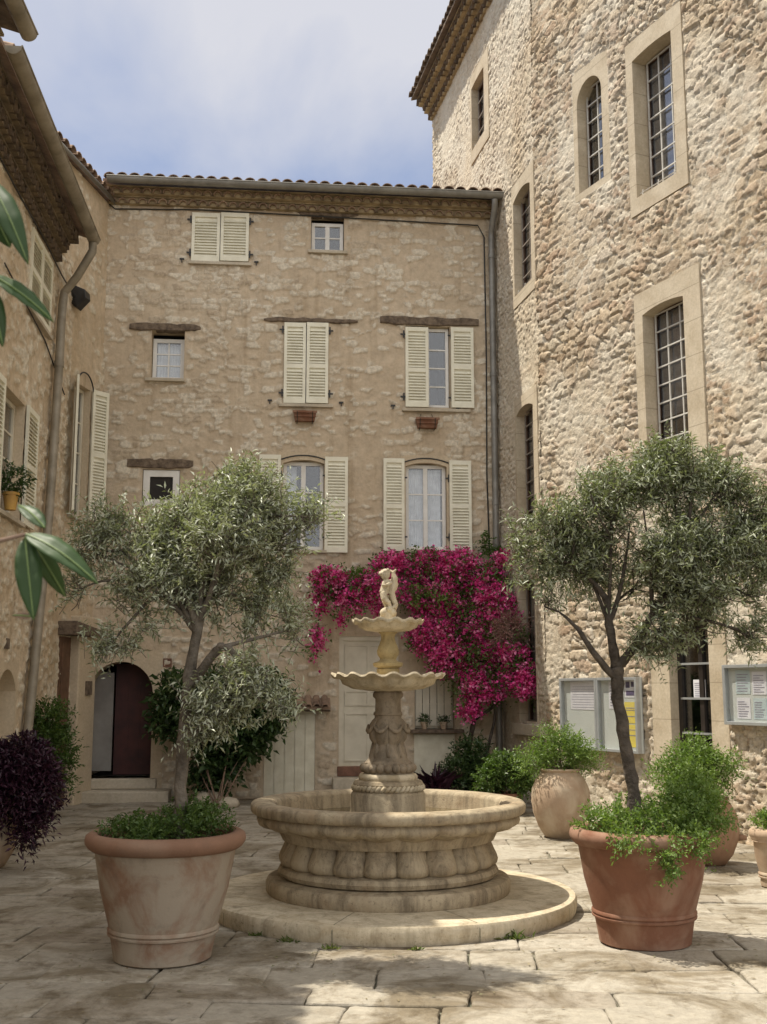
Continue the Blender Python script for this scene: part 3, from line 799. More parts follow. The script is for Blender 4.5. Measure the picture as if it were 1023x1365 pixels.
# ---------------------------------------------------------------- back house
def back_house():
    W = BACK; H = thing('stone_house', 'tan three-storey house with cream louvred shutters across the back of the court', 'house', W.pt(2.9, 0))
    P = W.px
    def rect(x0, x1, y0, y1):                       # pixel box -> u0,u1,z0,z1
        a = P(x0, y1); b = P(x1, y0); c = P(x1, y1); d = P(x0, y0)
        return (a[0]+d[0])/2, (b[0]+c[0])/2, (a[1]+c[1])/2, (b[1]+d[1])/2
    r1 = rect(259, 329, 286, 348); r2 = rect(415, 459, 288, 335); r3 = rect(202, 246, 441, 505); r4 = rect(381, 436, 431, 537)
    r5 = rect(541, 600, 435, 543); r6 = rect(377, 432, 613, 733); r7 = rect(541, 596, 617, 733); r8 = rect(190, 240, 626, 675)
    rd = rect(117, 203, 882, 1037)                  # arched doorway
    rs = rect(352, 420, 947, 1085); rc = rect(452, 532, 848, 1021); rw = rect(553, 606, 905, 972); rp = rect(552, 606, 979, 1040)
    uR = P(671, 600)[0]+.05; zt = P(400, 283)[1]
    dm = .17; door_out = (rd[0]-dm, rd[1]+dm, -.05, rd[3]+dm)
    holes = [r1, r2, r3, r4, r5, r6, r7, r8, (rd[0]-.06, rd[1]+.06, rd[2]-.02, rd[3]+.05), rs, rc, rw]
    cov = lambda U, Z: np.where(Z < 3.2, .10, 0.0)+sm(U, 3.2, 5.2)*.05
    relief_wall('wall', W, -.02, uR, -.06, zt+.22, holes, .020, fn_plaster(100, .78, .019, cov=cov), M_BACK, H, back=6)
    # eaves
    genoise(W, -.02, uR, zt, 2, H, M_TILE, rh=.115, pr=.13, tw=.16)
    ztop = zt+.20; tile_roof(W, -.05, uR+.05, ztop+.065, .40, 5.2, R(17), H, M_TILE)
    a = W.pt(.02, ztop+.035, .44); b = W.pt(uR+.05, ztop+.02, .44); gutter(a+Vector((0, 0, .03)), b+Vector((0, 0, .03)), .08, H, M_ZINC, W.n)
    ux = P(655, 400)[0]
    pts = [W.pt(ux, ztop-.04, .44), W.pt(ux, ztop-.16, .42), W.pt(ux, ztop-.42, .14), W.pt(ux, ztop-.55, .10)]+[W.pt(ux+.0, z, .10) for z in (8, 6, 4, 2.2, .1)]
    pipe(pts, .05, M_ZINC, H, [(W.pt(ux, z, .10), W.pt(ux, z+.07, .10)) for z in (2.5, 4.5, 6.6, 8.6)])
    uc = ux-.11; zc = zt-.02
    cable([W.pt(-.01, zc+.03, .03), W.pt(.10, zc-.06, .03), W.pt(1.4, zc-.02, .035), W.pt(3.4, zc-.05, .03), W.pt(uc-.1, zc-.10, .03), W.pt(uc, zc-.3, .035), W.pt(uc+.01, 7, .03), W.pt(uc-.01, 5, .03), W.pt(uc+.03, 3, .03)], .012, H)
    # ---- windows
    def win(r, depth, cols, rows, label=None, frame=M_WHITE, leaves=2, curtain=None, fw=.05, top=0, pane=None, rm=True):
        reveal(W, r[0], r[1], r[2], r[3], depth+.06, M_PLASTER, H)
        w = casement(W, r[0]+.01, r[1]-.01, r[2]+.01, r[3]-.01-top, -depth, frame, H, cols, rows, fw, leaves=leaves, curtain=curtain, pane=pane)
        if rm: room(W, r[0], r[1], r[2], r[3], depth+.06, 1.2, H)
        if label: w['label'] = label
        return w
    w1 = win(r1, .18, 2, 3, 'top floor window behind closed cream shutters')
    s = rect(256, 294, 285, 349); shutter(W, s[0], s[1]-.006, s[2], s[3], .01, M_CREAM, w1, ()); s = rect(294, 332, 285, 349); shutter(W, s[0]+.006, s[1], s[2], s[3], .01, M_CREAM, w1, ())
    hz = rect(256, 332, 295, 339); hinges(W, (hz[0]-.02, hz[1]+.02), (hz[2], hz[3]), .03, w1); sill(W, r1[0]-.08, r1[1]+.08, r1[2]-.03, w1)
    w2 = win((r2[0], r2[1], r2[2], r2[3]), .14, 2, 2, 'small four-pane window under the eaves', top=.08, fw=.055); sill(W, r2[0]-.05, r2[1]+.05, r2[2]-.002, w2)
    l = rect(397, 478, 282, 287); lintel(W, l[0], l[1], r2[3]-.01, r2[3]+.055, w2, 2, .03)
    w3 = win(r3, .20, 2, 3, 'small curtained window below a timber lintel', leaves=1, curtain=[(0, 1, 1)], top=.08, fw=.06); sill(W, r3[0]-.08, r3[1]+.02, r3[2]-.002, w3)
    l = rect(173, 268, 432, 441); lintel(W, l[0], l[1], l[2], l[3], w3, 3)
    w4 = win(r4, .18, 2, 3, 'middle floor window behind closed cream shutters')
    for (x0, x1) in ((378.5, 408), (408.5, 438)):
        s = rect(x0, x1, 431, 538); shutter(W, s[0]+.004, s[1]-.004, s[2], s[3], .01, M_CREAM, w4, (.46,))
    hz = rect(378.5, 438, 441, 525); hinges(W, (hz[0]-.02, hz[1]+.02), (hz[2], hz[3]), .03, w4); sill(W, r4[0]-.1, r4[1]+.1, r4[2]-.03, w4)
    l = rect(352, 477, 423, 430.5); lintel(W, l[0], l[1], l[2], l[3]-.02, w4, 4)
    w5 = win(r5, .14, 2, 4, 'window with one cream shutter folded back')
    s = rect(540.5, 571, 437, 543); shutter(W, s[0], s[1], s[2], s[3], .01, M_CREAM, w5, (.46,)); s = rect(601, 631, 438, 544.5); shutter(W, s[0], s[1], s[2], s[3], .03, M_CREAM, w5, (.5,))
    hz = rect(540, 600, 447, 530); hinges(W, (hz[0]-.02, hz[1]+.02), (hz[2], hz[3]), .02, w5); sill(W, r5[0]-.06, r5[1]+.32, r5[2]-.03, w5)
    l = rect(507, 638, 423.5, 434); lintel(W, l[0], l[1], l[2], l[3], w5, 5)
    # first floor, shallow arched heads
    for r, nm, sh in ((r6, 'first floor window half open behind the olive tree', ((345, 374, 607, 735), (433, 463.5, 610, 737))),
                      (r7, 'first floor window with closed panes and lace curtains', ((511, 539, 612, 735), (599, 628, 615, 737)))):
        surround(W, r[0]-.07, r[1]+.07, r[2]-.02, r[3]+.12, arch(r[0], r[1], r[2], r[3]-.06, .06, 10), .012, .16, 'window_surround', M_PLASTER, H)
        w = casement(W, r[0]+.005, r[1]-.005, r[2]+.01, r[3]-.02, -.15, M_WHITE, H, 2, 3, .055, leaves=2, curtain=[(.02, .46, 1), (.60, .98, 1)] if r is r7 else [(.0, .30, 1)])
        w['label'] = nm; room(W, r[0], r[1], r[2], r[3], .2, 1.2, H)
        for q, m in zip(sh, (.48, .5)):
            s = rect(*q); shutter(W, s[0], s[1], s[2], s[3], .035, M_CREAM, w, (m,))
        sill(W, r[0]-.05, r[1]+.05, r[2]-.002, w)
        hinges(W, (r[0]-.03, r[1]+.03), (r[2]+.2, r[3]-.25), .02, w)
        arcm = MB(); pts = [W.pt(u, z+.02, .02) for u, z in arch(r[0]-.03, r[1]+.03, r[2], r[3]-.02, .07, 10)[2:]]; arcm.tube(pts, .011, 5); arcm.build('arch_rail', M_BLACK, w)
    w8 = win(r8, .06, 1, 1, 'small square window with dark insect screen', leaves=1, fw=.10, pane=M_ROOM, rm=False); l = rect(170, 258, 612, 624); lintel(W, l[0], l[1], l[2], l[3], w8, 8)
    # wall hooks for shutters
    for (x, y) in ((243, 347), (342, 351), (360, 535), (455, 538), (524, 542), (611, 545)):
        q = P(x, y); mb = MB(lambda a, b, c: W.pt(a, b, c)); mb.box(q[0]-.035, q[0]+.035, q[1], q[1]+.02, 0, .05); mb.box(q[0]-.008, q[0]+.008, q[1]-.05, q[1], .03, .05); mb.build('shutter_hook', M_BLACK, H)
    # ---- arched doorway with steps
    zt_ = rd[3]; w2_ = (rd[1]-rd[0])/2
    surround(W, rd[0]-dm, rd[1]+dm, .10, rd[3]+dm, arch(rd[0], rd[1], rd[2], rd[3]-w2_, w2_, 20), .015, .42, 'door_surround', M_PLASTER, H)
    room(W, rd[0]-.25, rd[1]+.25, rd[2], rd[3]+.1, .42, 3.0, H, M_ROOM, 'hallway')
    mb = MB(lambda a, b, c: W.pt(a, b, c)); mb.box(rd[0]+.005, rd[0]+.32, rd[2]+.08, rd[3]-.16, -.40, -.355)
    d = mb.build('door', M_HALL, H); d['label'] = 'pale leaf of the arched doorway standing half open'
    mb = MB(lambda a, b, c: W.pt(a, b, c)); mb.box(rd[0]+.32, rd[1]+.1, rd[2]+.01, rd[3]-.02, -.62, -.58); 
    for k in range(4): mb.box(rd[0]+.38+.18*k, rd[0]+.52+.18*k, rd[2]+.15, rd[3]-.30, -.58, -.57)
    d = mb.build('inner_door', M_RED, H); d['label'] = 'dark red door deep inside the hallway'
    z0 = rd[2]; mb = MB(lambda a, b, c: W.pt(a, b, c))
    mb.box(rd[0]-.10, rd[1]+.10, z0*.52, z0, -.42, .20); mb.build('doorstep', M_SILL, H, bevel=.02)
    mb = MB(lambda a, b, c: W.pt(a, b, c)); mb.box(rd[0]-.22, rd[1]+.32, -.02, z0*.52-.003, .01, .52); mb.build('doorstep', M_SILL, H, bevel=.02)
    # ---- shed door with little tiled canopy
    reveal(W, rs[0], rs[1], -.05, rs[3], .1, M_PLASTER, H)
    mb = MB(lambda a, b, c: W.pt(a, b, c)); n = 5; ww = (rs[1]-rs[0])/n
    for k in range(n): mb.box(rs[0]+ww*k+.003, rs[0]+ww*(k+1)-.003, -.01, rs[3]-.01, -.05, -.012+.003*(k % 2))
    mb.box(rs[0], rs[1], -.01, rs[3], -.07, -.05)
    d = mb.build('shed_door', M_PLANK, H); d['label'] = 'pale planked door under a small tiled canopy'
    mb = MB(lambda a, b, c: W.pt(a, b, c)); mb.box(rs[0]+.07, rs[0]+.10, .86, .96, -.012, .02); mb.build('handle', M_BLACK, d)
    c0 = P(350, 945)[0]; c1 = P(440, 945)[0]; zc_ = rs[3]+.06
    tile_roof(W, c0, c1, zc_, .26, .27, R(28), H, M_TILE, 'canopy', tw=.125, seed=3)
    mb = MB(lambda a, b, c: W.pt(a, b, c)); mb.box(c0, c1, zc_-.075, zc_-.052, 0, .22); mb.build('canopy_board', M_WOOD, H)
    # ---- centre panelled door
    reveal(W, rc[0], rc[1], rc[2], rc[3], .14, M_PLASTER, H)
    mb = MB(lambda a, b, c: W.pt(a, b, c)); mb.box(rc[0], rc[1], rc[2], rc[3], -.12, -.07)
    mb.box(rc[0], rc[0]+.07, rc[2], rc[3], -.07, -.03); mb.box(rc[1]-.07, rc[1], rc[2], rc[3], -.07, -.03); mb.box(rc[0]+.07, rc[1]-.07, rc[3]-.07, rc[3], -.07, -.031)
    Hh = rc[3]-rc[2]-.07
    for (za, zb) in ((.02, .42), (.46, .60), (.64, .97)):
        for (ua, ub) in ((.07, .46), (.54, .93)):
            a = rc[0]+.07+(rc[1]-rc[0]-.14)*(ua-.04); b = rc[0]+.07+(rc[1]-rc[0]-.14)*(ub+.04)
            z_0 = rc[2]+Hh*za+.03; z_1 = rc[2]+Hh*zb
            for (q0, q1, q2, q3) in ((a, b, z_0, z_0+.025), (a, b, z_1-.025, z_1), (a, a+.025, z_0+.025, z_1-.025), (b-.025, b, z_0+.025, z_1-.025)): mb.box(q0, q1, q2, q3, -.07, -.052)
    d = mb.build('panelled_door', M_BEIGE, H); d['label'] = 'tall beige panelled door behind the fountain column'
    mb = MB(lambda a, b, c: W.pt(a, b, c)); mb.box(rc[1]-.16, rc[1]-.11, rc[2]+.85, rc[2]+.9, -.05, .01); mb.build('handle', M_BLACK, d)
    mb = MB(lambda a, b, c: W.pt(a, b, c)); mb.box(rc[0]-.02, rc[1]+.02, rc[2]-.15, rc[2]-.004, -.05, .05); mb.build('brick_threshold', M_BRICK, H, bevel=.01)
    mb = MB(lambda a, b, c: W.pt(a, b, c)); mb.box(rc[0]-.1, rc[1]+.1, -.02, rc[2]-.154, .01, .34); mb.build('doorstep', M_SILL, H, bevel=.02)
    # ---- ground-floor shuttered window over pale hatch
    reveal(W, rw[0], rw[1], rw[2], rw[3], .2, M_PLASTER, H)
    w = casement(W, rw[0]+.01, rw[1]-.01, rw[2]+.01, rw[3]-.01, -.16, M_BEIGE, H, 2, 2, .05); w['label'] = 'ground floor window with beige frame above a pale hatch'; room(W, rw[0], rw[1], rw[2], rw[3], .2, .6, H, M_HALL)
    m_u = (rw[0]+rw[1])/2
    mb = MB(lambda a, b, c: W.pt(a, b, c))
    for k in range(5): mb.box(rw[0]+.02+k*(m_u-rw[0])/5.2*1.9, rw[0]+.02+(k*1.9+1.75)*(m_u-rw[0])/5.2, rw[2]+.05, rw[3]-.02, -.08, -.06)
    mb.build('plank_shutter', M_BEIGE, w)
    sill(W, rw[0]-.08, rw[1]+.12, rw[2]-.002, w, M_WOOD, .05, .2)
    mb = MB(lambda a, b, c: W.pt(a, b, c)); mb.box(rp[0], rp[1], rp[2]-.2, rp[3], -.01, .035)
    for k in range(1, 4): u = rp[0]+(rp[1]-rp[0])*k/4; mb.box(u-.006, u+.006, rp[2]-.2, rp[3], .036, .042)
    d = mb.build('hatch', M_PLANK, H); d['label'] = 'pale hatch panel below the ground floor window'
    return H, P, rect
HOUSE, PB, RB = back_house()

def terracotta_trough(px, py, hang, label):
    W = BACK; u, z = PB(px, py); T = thing('hanging_trough', label, 'planter', W.pt(u, z-.09), 'terracotta troughs under the shuttered windows')
    mb = MB(lambda a, b, c: W.pt(a, b, c)); a, b = u-.18, u+.18
    i = [mb.v(*q) for q in ((a+.03, z-.09, .03), (b-.03, z-.09, .03), (b-.03, z-.09, .13), (a+.03, z-.09, .13), (a, z+.06, .02), (b, z+.06, .02), (b, z+.06, .17), (a, z+.06, .17))]
    for f_ in ((0,1,2,3),(0,1,5,4),(1,2,6,5),(2,3,7,6),(3,0,4,7)): mb.f(*[i[k] for k in f_])
    mb.box(a-.01, b+.01, z+.03, z+.065, .165, .185); mb.box(a+.01, b-.01, z-.03, z-.015, .15, .172)
    mb.build('trough', M_TERRA_R, T)
    mb = MB(lambda a, b, c: W.pt(a, b, c)); mb.box(a+.015, b-.015, z+.03, z+.045, .03, .16); mb.build('soil', M_SOIL, T)
    for s in (-.12, .12):
        m2 = MB(); pts = [W.pt(u+s, z+.05, .19), W.pt(u+s, z-.07, .17), W.pt(u+s, z-.11, .10), W.pt(u+s, z-.11, .01)]+([W.pt(u+s, z-.11, .005)] if not hang else [])
        m2.tube(pts, .006, 5); m2.build('bracket', M_BLACK, T)
        if hang: m2 = MB(); m2.tube([W.pt(u+s, z+.07, .02), W.pt(u+s*.7, z+.16, .012)], .004, 4); m2.build('hanging_wire', M_BLACK, T)
terracotta_trough(406.5, 556, False, 'small terracotta trough hanging below the closed middle-floor shutters')
terracotta_trough(568.5, 565, True, 'small terracotta trough hanging on wires below the half-open shutters')

# small square vent brick and pots on the sill
u, z = PB(223.5, 883.5); mb = MB(lambda a, b, c: BACK.pt(a, b, c)); s = .065
mb.box(u-s, u+s, z-s, z-s+.02, 0, .02); mb.box(u-s, u+s, z+s-.02, z+s, 0, .02); mb.box(u-s, u-s+.02, z-s+.02, z+s-.02, 0, .02); mb.box(u+s-.02, u+s, z-s+.02, z+s-.02, 0, .02)
mb.box(u-s+.02, u+s-.02, z-s+.02, z+s-.02, -.01, .006)
for k in range(3): mb.box(u-s+.02, u+s-.02, z-.035+.03*k, z-.025+.03*k, .006, .014)
tag(mb.build('vent_grille', M_BRICK, loc=BACK.pt(u, z)), 'small square brown vent on the wall right of the arched doorway', 'vent')
for k, (x, lab) in enumerate(((565, 'small clay flowerpot standing on the left of the ground-floor window sill'), (590, 'small clay flowerpot with a seedling on the right of the ground-floor window sill'))):
    u, z = PB(x, 972); p = BACK.pt(u, z+.004, .12); mb = MB()
    mb.lathe(p, [(.035, 0), (.055, .09), (.062, .09), (.062, .11), (.05, .11), (.046, .09)], 18)
    T = thing('flowerpot', lab, 'flowerpot', p, 'flowerpots on the window sill'); mb.build('pot', M_TERRA_U, T, smooth=True, auto=40)
    foliage('plant', [((p.x, p.y, p.z+.15), (.07, .05, .06))], 30, 6, .04, .015, M_DKGREEN, T, 60+k, twl=.08)

# ---------------------------------------------------------------- tower
def tower():
    T = thing('stone_tower', 'tall pale rubble-stone building filling the right side of the court', 'building', FW.pt(2.5, 0))
    zt = GW.px(578, 161)[1]
    def R4(W, x0, x1, yTL, yTR, yBL, yBR):
        uTL = W.px(x0, (yTL+yBL)/2)[0]; uTR = W.px(x1, (yTR+yBR)/2)[0]
        zT = (W.px(x0, yTL)[1]+W.px(x1, yTR)[1])/2; zB = (W.px(x0, yBL)[1]+W.px(x1, yBR)[1])/2
        return uTL, uTR, zB, zT
    def leaded(W, r, rise, depth, cols, rows, label, out, proud=.03, frame=M_BROWNF, sillb=True, mat=M_DRESS, curt=None):
        inner = arch(r[0], r[1], r[2], r[3]-rise, rise, 16)
        surround(W, *out, inner, proud, depth+.05, 'window_surround', mat, T)
        w = casement(W, r[0]-.005, r[1]+.005, r[2], r[3], -depth, frame, T, 1, 1, .035, leaves=1, gl=False); w['label'] = label
        mb = MB(lambda a, b, c: W.pt(a, b, c)); a, b, c, d = r[0]+.03, r[1]-.03, r[2]+.035, r[3]-.035
        mb.box(a, a+.018, c, d, -depth+.05, -depth+.066); mb.box(b-.018, b, c, d, -depth+.05, -depth+.066)
        for k in range(1, cols): u = a+(b-a)*k/cols; mb.box(u-.008, u+.008, c, d, -depth+.051, -depth+.067)
        for k in range(0, rows+1): z = c+(d-c)*k/rows; mb.box(a+.018, b-.018, z-.008, z+.008, -depth+.052, -depth+.07)
        mb.build('glazing_bars', M_LEAD if W is FW else M_LEAD2, w)
        p = MB(lambda a, b, c: W.pt(a, b, c)); p.box(a, b, c, d, -depth+.02, -depth+.025); p.build('pane', M_GLASS2, w)
        if curt:
            p = MB(lambda a, b, c: W.pt(a, b, c)); p.box(a+.002, b-.002, c+(d-c)*curt, d-.002, -depth+.008, -depth+.013); p.build('curtain', M_BLIND, w)
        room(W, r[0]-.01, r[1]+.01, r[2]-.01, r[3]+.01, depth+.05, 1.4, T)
        if sillb:
            mb = MB(); 
            for uu in (r[0]+.08, (r[0]+r[1])/2, r[1]-.08): mb.tube([W.pt(uu, r[2]+.005, proud-.03), W.pt(uu, r[2]+.09, proud-.04)], .007, 5)
            mb.tube([W.pt(r[0]+.03, r[2]+.05, proud-.035), W.pt(r[1]-.03, r[2]+.05, proud-.035)], .008, 5); mb.build('sill_rail', M_LEAD, w)
        return w
    def grow(r, l, rr, b, t): return (r[0]-l, r[1]+rr, r[2]-b, r[3]+t)
    gh = []; fh = []
    a = R4(GW, 631, 647.5, 112, 92, 200, 178); oa = grow(a, .08, .26, .24, .22)
    b = R4(GW, 687.5, 710, 262, 236, 396, 376); ob = grow(b, .07, .17, .18, .20)
    c = R4(GW, 692, 714.5, 548, 530, 702, 700); oc = grow(c, .07, .18, .12, .18)
    d = R4(GW, 694, 717, 775, 770, 962, 966); od = grow(d, .14, .02, .001, .2)
    gh = [(o[0]+.03, min(o[1]-.03, G_len-.02), o[2]+.03, o[3]-.03) for o in (oa, ob, oc, od)]
    leaded(GW, a, .02, .15, 2, 4, 'small high window near the eave', oa)
    leaded(GW, b, .09, .16, 2, 6, 'narrow arched window on the upper storey', ob)
    leaded(GW, c, .08, .16, 2, 8, 'tall narrow window above the bougainvillea', oc, sillb=False)
    leaded(GW, d, .0, .16, 2, 4, 'low window beside the bougainvillea', od, sillb=False)
    mb = MB(lambda q, z, w: GW.pt(q, z, w)); mb.box(d[0]-.16, G_len-.02, d[2]-.17, d[2]-.003, -.1, .10); mb.build('sill', M_SILL, T, bevel=.01)
    e = R4(FW, 848.5, 900.5, 76, 36, 268, 232); oe = grow(e, .14, .20, .22, .25)
    f = R4(FW, 771, 803.5, 112, 92, 260, 238); of = grow(f, .10, .16, .10, .22)
    h = R4(FW, 863, 918, 414, 388, 640, 626); oh = grow(h, .16, .30, .20, .26)
    dr = R4(FW, 897, 951, 834, 829, 1100, 1110); dr = (dr[0], dr[1], .10, dr[3]); od_ = (dr[0]-.34, dr[1]+.28, -.03, dr[3]+.26)
    fh = [(o[0]+.03, o[1]-.03, o[2]+.03, o[3]-.03) for o in (oe, of, oh, od_)]
    leaded(FW, e, .03, .24, 3, 7, 'large upper window with pale curtains', oe, curt=.02)
    ww = (f[1]-f[0])/2; leaded(FW, f, ww, .20, 2, 6, 'round-headed upper window', of, proud=.008, sillb=False)
    leaded(FW, h, .045, .20, 3, 9, 'large lower window above the right olive tree', oh, sillb=False, curt=.36)
    # glazed entrance door
    surround(FW, *od_, arch(dr[0], dr[1], dr[2]-.12, dr[3], 0), .02, .22, 'door_surround', M_DRESS, T)
    mb = MB(lambda q, z, w: FW.pt(q, z, w)); u0, u1, z0, z1 = dr; dd = -.16
    mb.box(u0, u0+.07, z0, z1, dd, dd+.06); mb.box(u1-.07, u1, z0, z1, dd, dd+.06); mb.box(u0+.07, u1-.07, z1-.08, z1, dd, dd+.059); mb.box(u0+.07, u1-.07, z0, z0+.3, dd, dd+.05)
    um = u0+(u1-u0)*.58; mb.box(um-.035, um+.035, z0+.3, z1-.08, dd, dd+.055)
    D = mb.build('door', M_BLACKD, T); D['label'] = 'black glazed door in a dressed stone frame'
    p = MB(lambda q, z, w: FW.pt(q, z, w)); p.box(u0+.07, u1-.07, z0+.3, z1-.08, dd+.02, dd+.026); p.build('pane', M_GLASS2, D)
    for y in (885, 931, 977):
        z = FW.px(925, y, dd)[1]; p = MB(lambda q, zz, w: FW.pt(q, zz, w)); p.box(u0+.06, u1-.05, z-.012, z+.012, dd+.062, dd+.075); p.build('push_bar', M_ALU, D)
    room(FW, u0, u1, z0-.05, z1, .22, 1.6, T)
    mb = MB(lambda q, z, w: FW.pt(q, z, w)); mb.box(u0-.1, u1+.1, -.02, z0, -.22, .12); mb.build('doorstep', M_SILL, T, bevel=.015)
    # walls
    relief_wall('wall', GW, 0, G_len+.035, -.06, zt, gh, .022, fn_tower(20, True), M_TOWER, T, back=5)
    FL = 5.9
    relief_wall('wall', FW, 0, FL, -.06, zt+.15, fh, .021, fn_tower(0, False), M_TOWER, T, back=6)
    relief_wall('wall', Wall(tuple(FW.p+FW.d*FL), FW.d, FW.n), 0, 5.5, -.06, zt+.15, [], .16, fn_tower(6, False), M_TOWER, T, back=6)
    # corner strip at the far end, eaves and roof
    genoise(GW, -.02, G_len+.2, zt, 3, T, M_TILE2, tw=.2, rh=.14, pr=.12, seed=9)
    tile_roof(GW, -.06, G_len+.15, zt+.47, .46, 5.5, R(17), T, M_TILE2, tw=.2, seed=8)
    genoise(FW, 0, FL+5.5, zt+.15, 3, T, M_TILE2, tw=.2, rh=.14, pr=.12, seed=10)
    tile_roof(FW, 0, FL+5.5, zt+.62, .46, 5.5, R(17), T, M_TILE2, tw=.2, seed=12)
    return T, dr, dd
TOWER, DR, DD = tower()

# notices and boards
def paper(W, x0, x1, y0, y1, w, mat, label, cat, marks=(), group=None, ink=M_INKG, name='notice'):
    a = W.px(x0, (y0+y1)/2, w); b = W.px(x1, (y0+y1)/2, w); z1 = (W.px(x0, y0, w)[1]+W.px(x1, y0, w)[1])/2; z0 = (W.px(x0, y1, w)[1]+W.px(x1, y1, w)[1])/2
    T = thing(name, label, cat, W.pt((a[0]+b[0])/2, z0, w), group)
    mb = MB(lambda p, q, r: W.pt(p, q, r)); mb.box(a[0], b[0], z0, z1, w, w+.002); mb.build('sheet', mat, T)
    for (fu0, fu1, fz0, fz1, m) in marks:
        mb = MB(lambda p, q, r: W.pt(p, q, r)); L = b[0]-a[0]; Hh = z1-z0
        mb.box(a[0]+L*fu0, a[0]+L*fu1, z0+Hh*fz0, z0+Hh*fz1, w+.0025, w+.004); mb.build('print', m or ink, T)
    return T
def lines(n, z0, z1, seed, u0=.1, u1=.9, m=None):
    r = random.Random(seed); return [(u0, u1-r.uniform(0, .35), z0+(z1-z0)*k/n, z0+(z1-z0)*(k+.35)/n, m) for k in range(n)]
def case(W, x0, x1, y0, y1a, y1b, label, doors, glassmat):
    a = W.px(x0, (y0+y1a)/2)[0]; b = W.px(x1, (y0+y1b)/2)[0]
    z1 = (W.px(x0, y0)[1]+W.px(x1, y0-1)[1])/2; z0 = (W.px(x0, y1a)[1]+W.px(x1, y1b)[1])/2
    T = thing('notice_board', label, 'notice board', W.pt((a+b)/2, z0, .05), 'glazed notice boards on the stone wall')
    mb = MB(lambda p, q, r: W.pt(p, q, r)); mb.box(a+.003, b-.003, z0+.003, z1-.003, .045, .07); mb.build('backing', M_BOARD, T)
    n = doors; L = (b-a)/n
    for k in range(n):
        u0, u1 = a+L*k+.004, a+L*(k+1)-.004; f = .035
        mb = MB(lambda p, q, r: W.pt(p, q, r)); mb.box(u0, u0+f, z0, z1, .03, .13); mb.box(u1-f, u1, z0, z1, .03, .13); mb.box(u0+f, u1-f, z1-f, z1, .03, .129); mb.box(u0+f, u1-f, z0, z0+f, .03, .129)
        d = mb.build('case_door', M_ALU, T, bevel=.003)
        p = MB(lambda p, q, r: W.pt(p, q, r)); p.box(u0+f-.004, u1-f+.004, z0+f-.004, z1-f+.004, .112, .116); p.build('pane', glassmat, d)
    return T
case(FW, 757, 861, 904, 996, 1005, 'grey double notice board behind the right olive trunk', 2, M_GLASS3)
case(FW, 976, 1052, 886, 965, 969, 'pale blue-grey notice board at the right edge right of the black door', 1, M_GLASS3)
paper(FW, 761, 801, 908, 946, .072, M_PAPER, 'white sheet of wavy lilac diagrams in the left case of the double board', 'notice', [(.04+.02*(k % 3), .93, .08+.09*k, .092+.09*k, None) for k in range(9)])
paper(FW, 812, 832, 908, 945, .072, M_PAPER, 'white sheet with violet print in the right case left of the yellow poster', 'notice', lines(8, .1, .95, 4, ink if False else .1, .9))
paper(FW, 833, 853, 906, 930, .072, M_PAPER, 'white sheet with dark violet blocks at the top of the right case', 'notice', [(.08, .35, .55, .9, M_INK), (.45, .92, .6, .88, M_INK), (.1, .9, .12, .38, M_INK)])
Ty = paper(FW, 833, 853, 936, 964, .072, M_YELLOW, 'upper yellow poster in the right case of the double board', 'poster', [(.1, .9, .7, .74, None), (.1, .7, .6, .63, None), (.15, .85, .3, .34, None)], 'yellow posters in the double board')
paper(FW, 833, 853, 966, 996, .072, M_YELLOW, 'lower yellow poster in the right case of the double board', 'poster', [(.1, .8, .75, .78, None), (.2, .9, .5, .54, None)], 'yellow posters in the double board')
paper(FW, 981, 1000, 893, 925, .072, M_PALEB, 'pale blue notice upper left in the board at the right edge', 'notice', lines(7, .1, .9, 7))
paper(FW, 1003, 1022, 895, 926, .072, M_PAPER, 'white notice upper right in the board at the right edge', 'notice', lines(8, .1, .9, 8))
paper(FW, 983, 1001, 930, 958, .072, M_PAPER, 'white notice lower left in the board at the right edge', 'notice', lines(7, .1, .9, 9))
paper(FW, 1005, 1023, 931, 959, .072, M_PALEB, 'pale blue notice lower right in the board at the right edge', 'notice', lines(7, .1, .9, 10))
paper(FW, 925, 941, 906, 931, DD+.03, M_PAPER, 'white paper notice taped inside the black glazed door', 'notice', lines(7, .12, .9, 11))

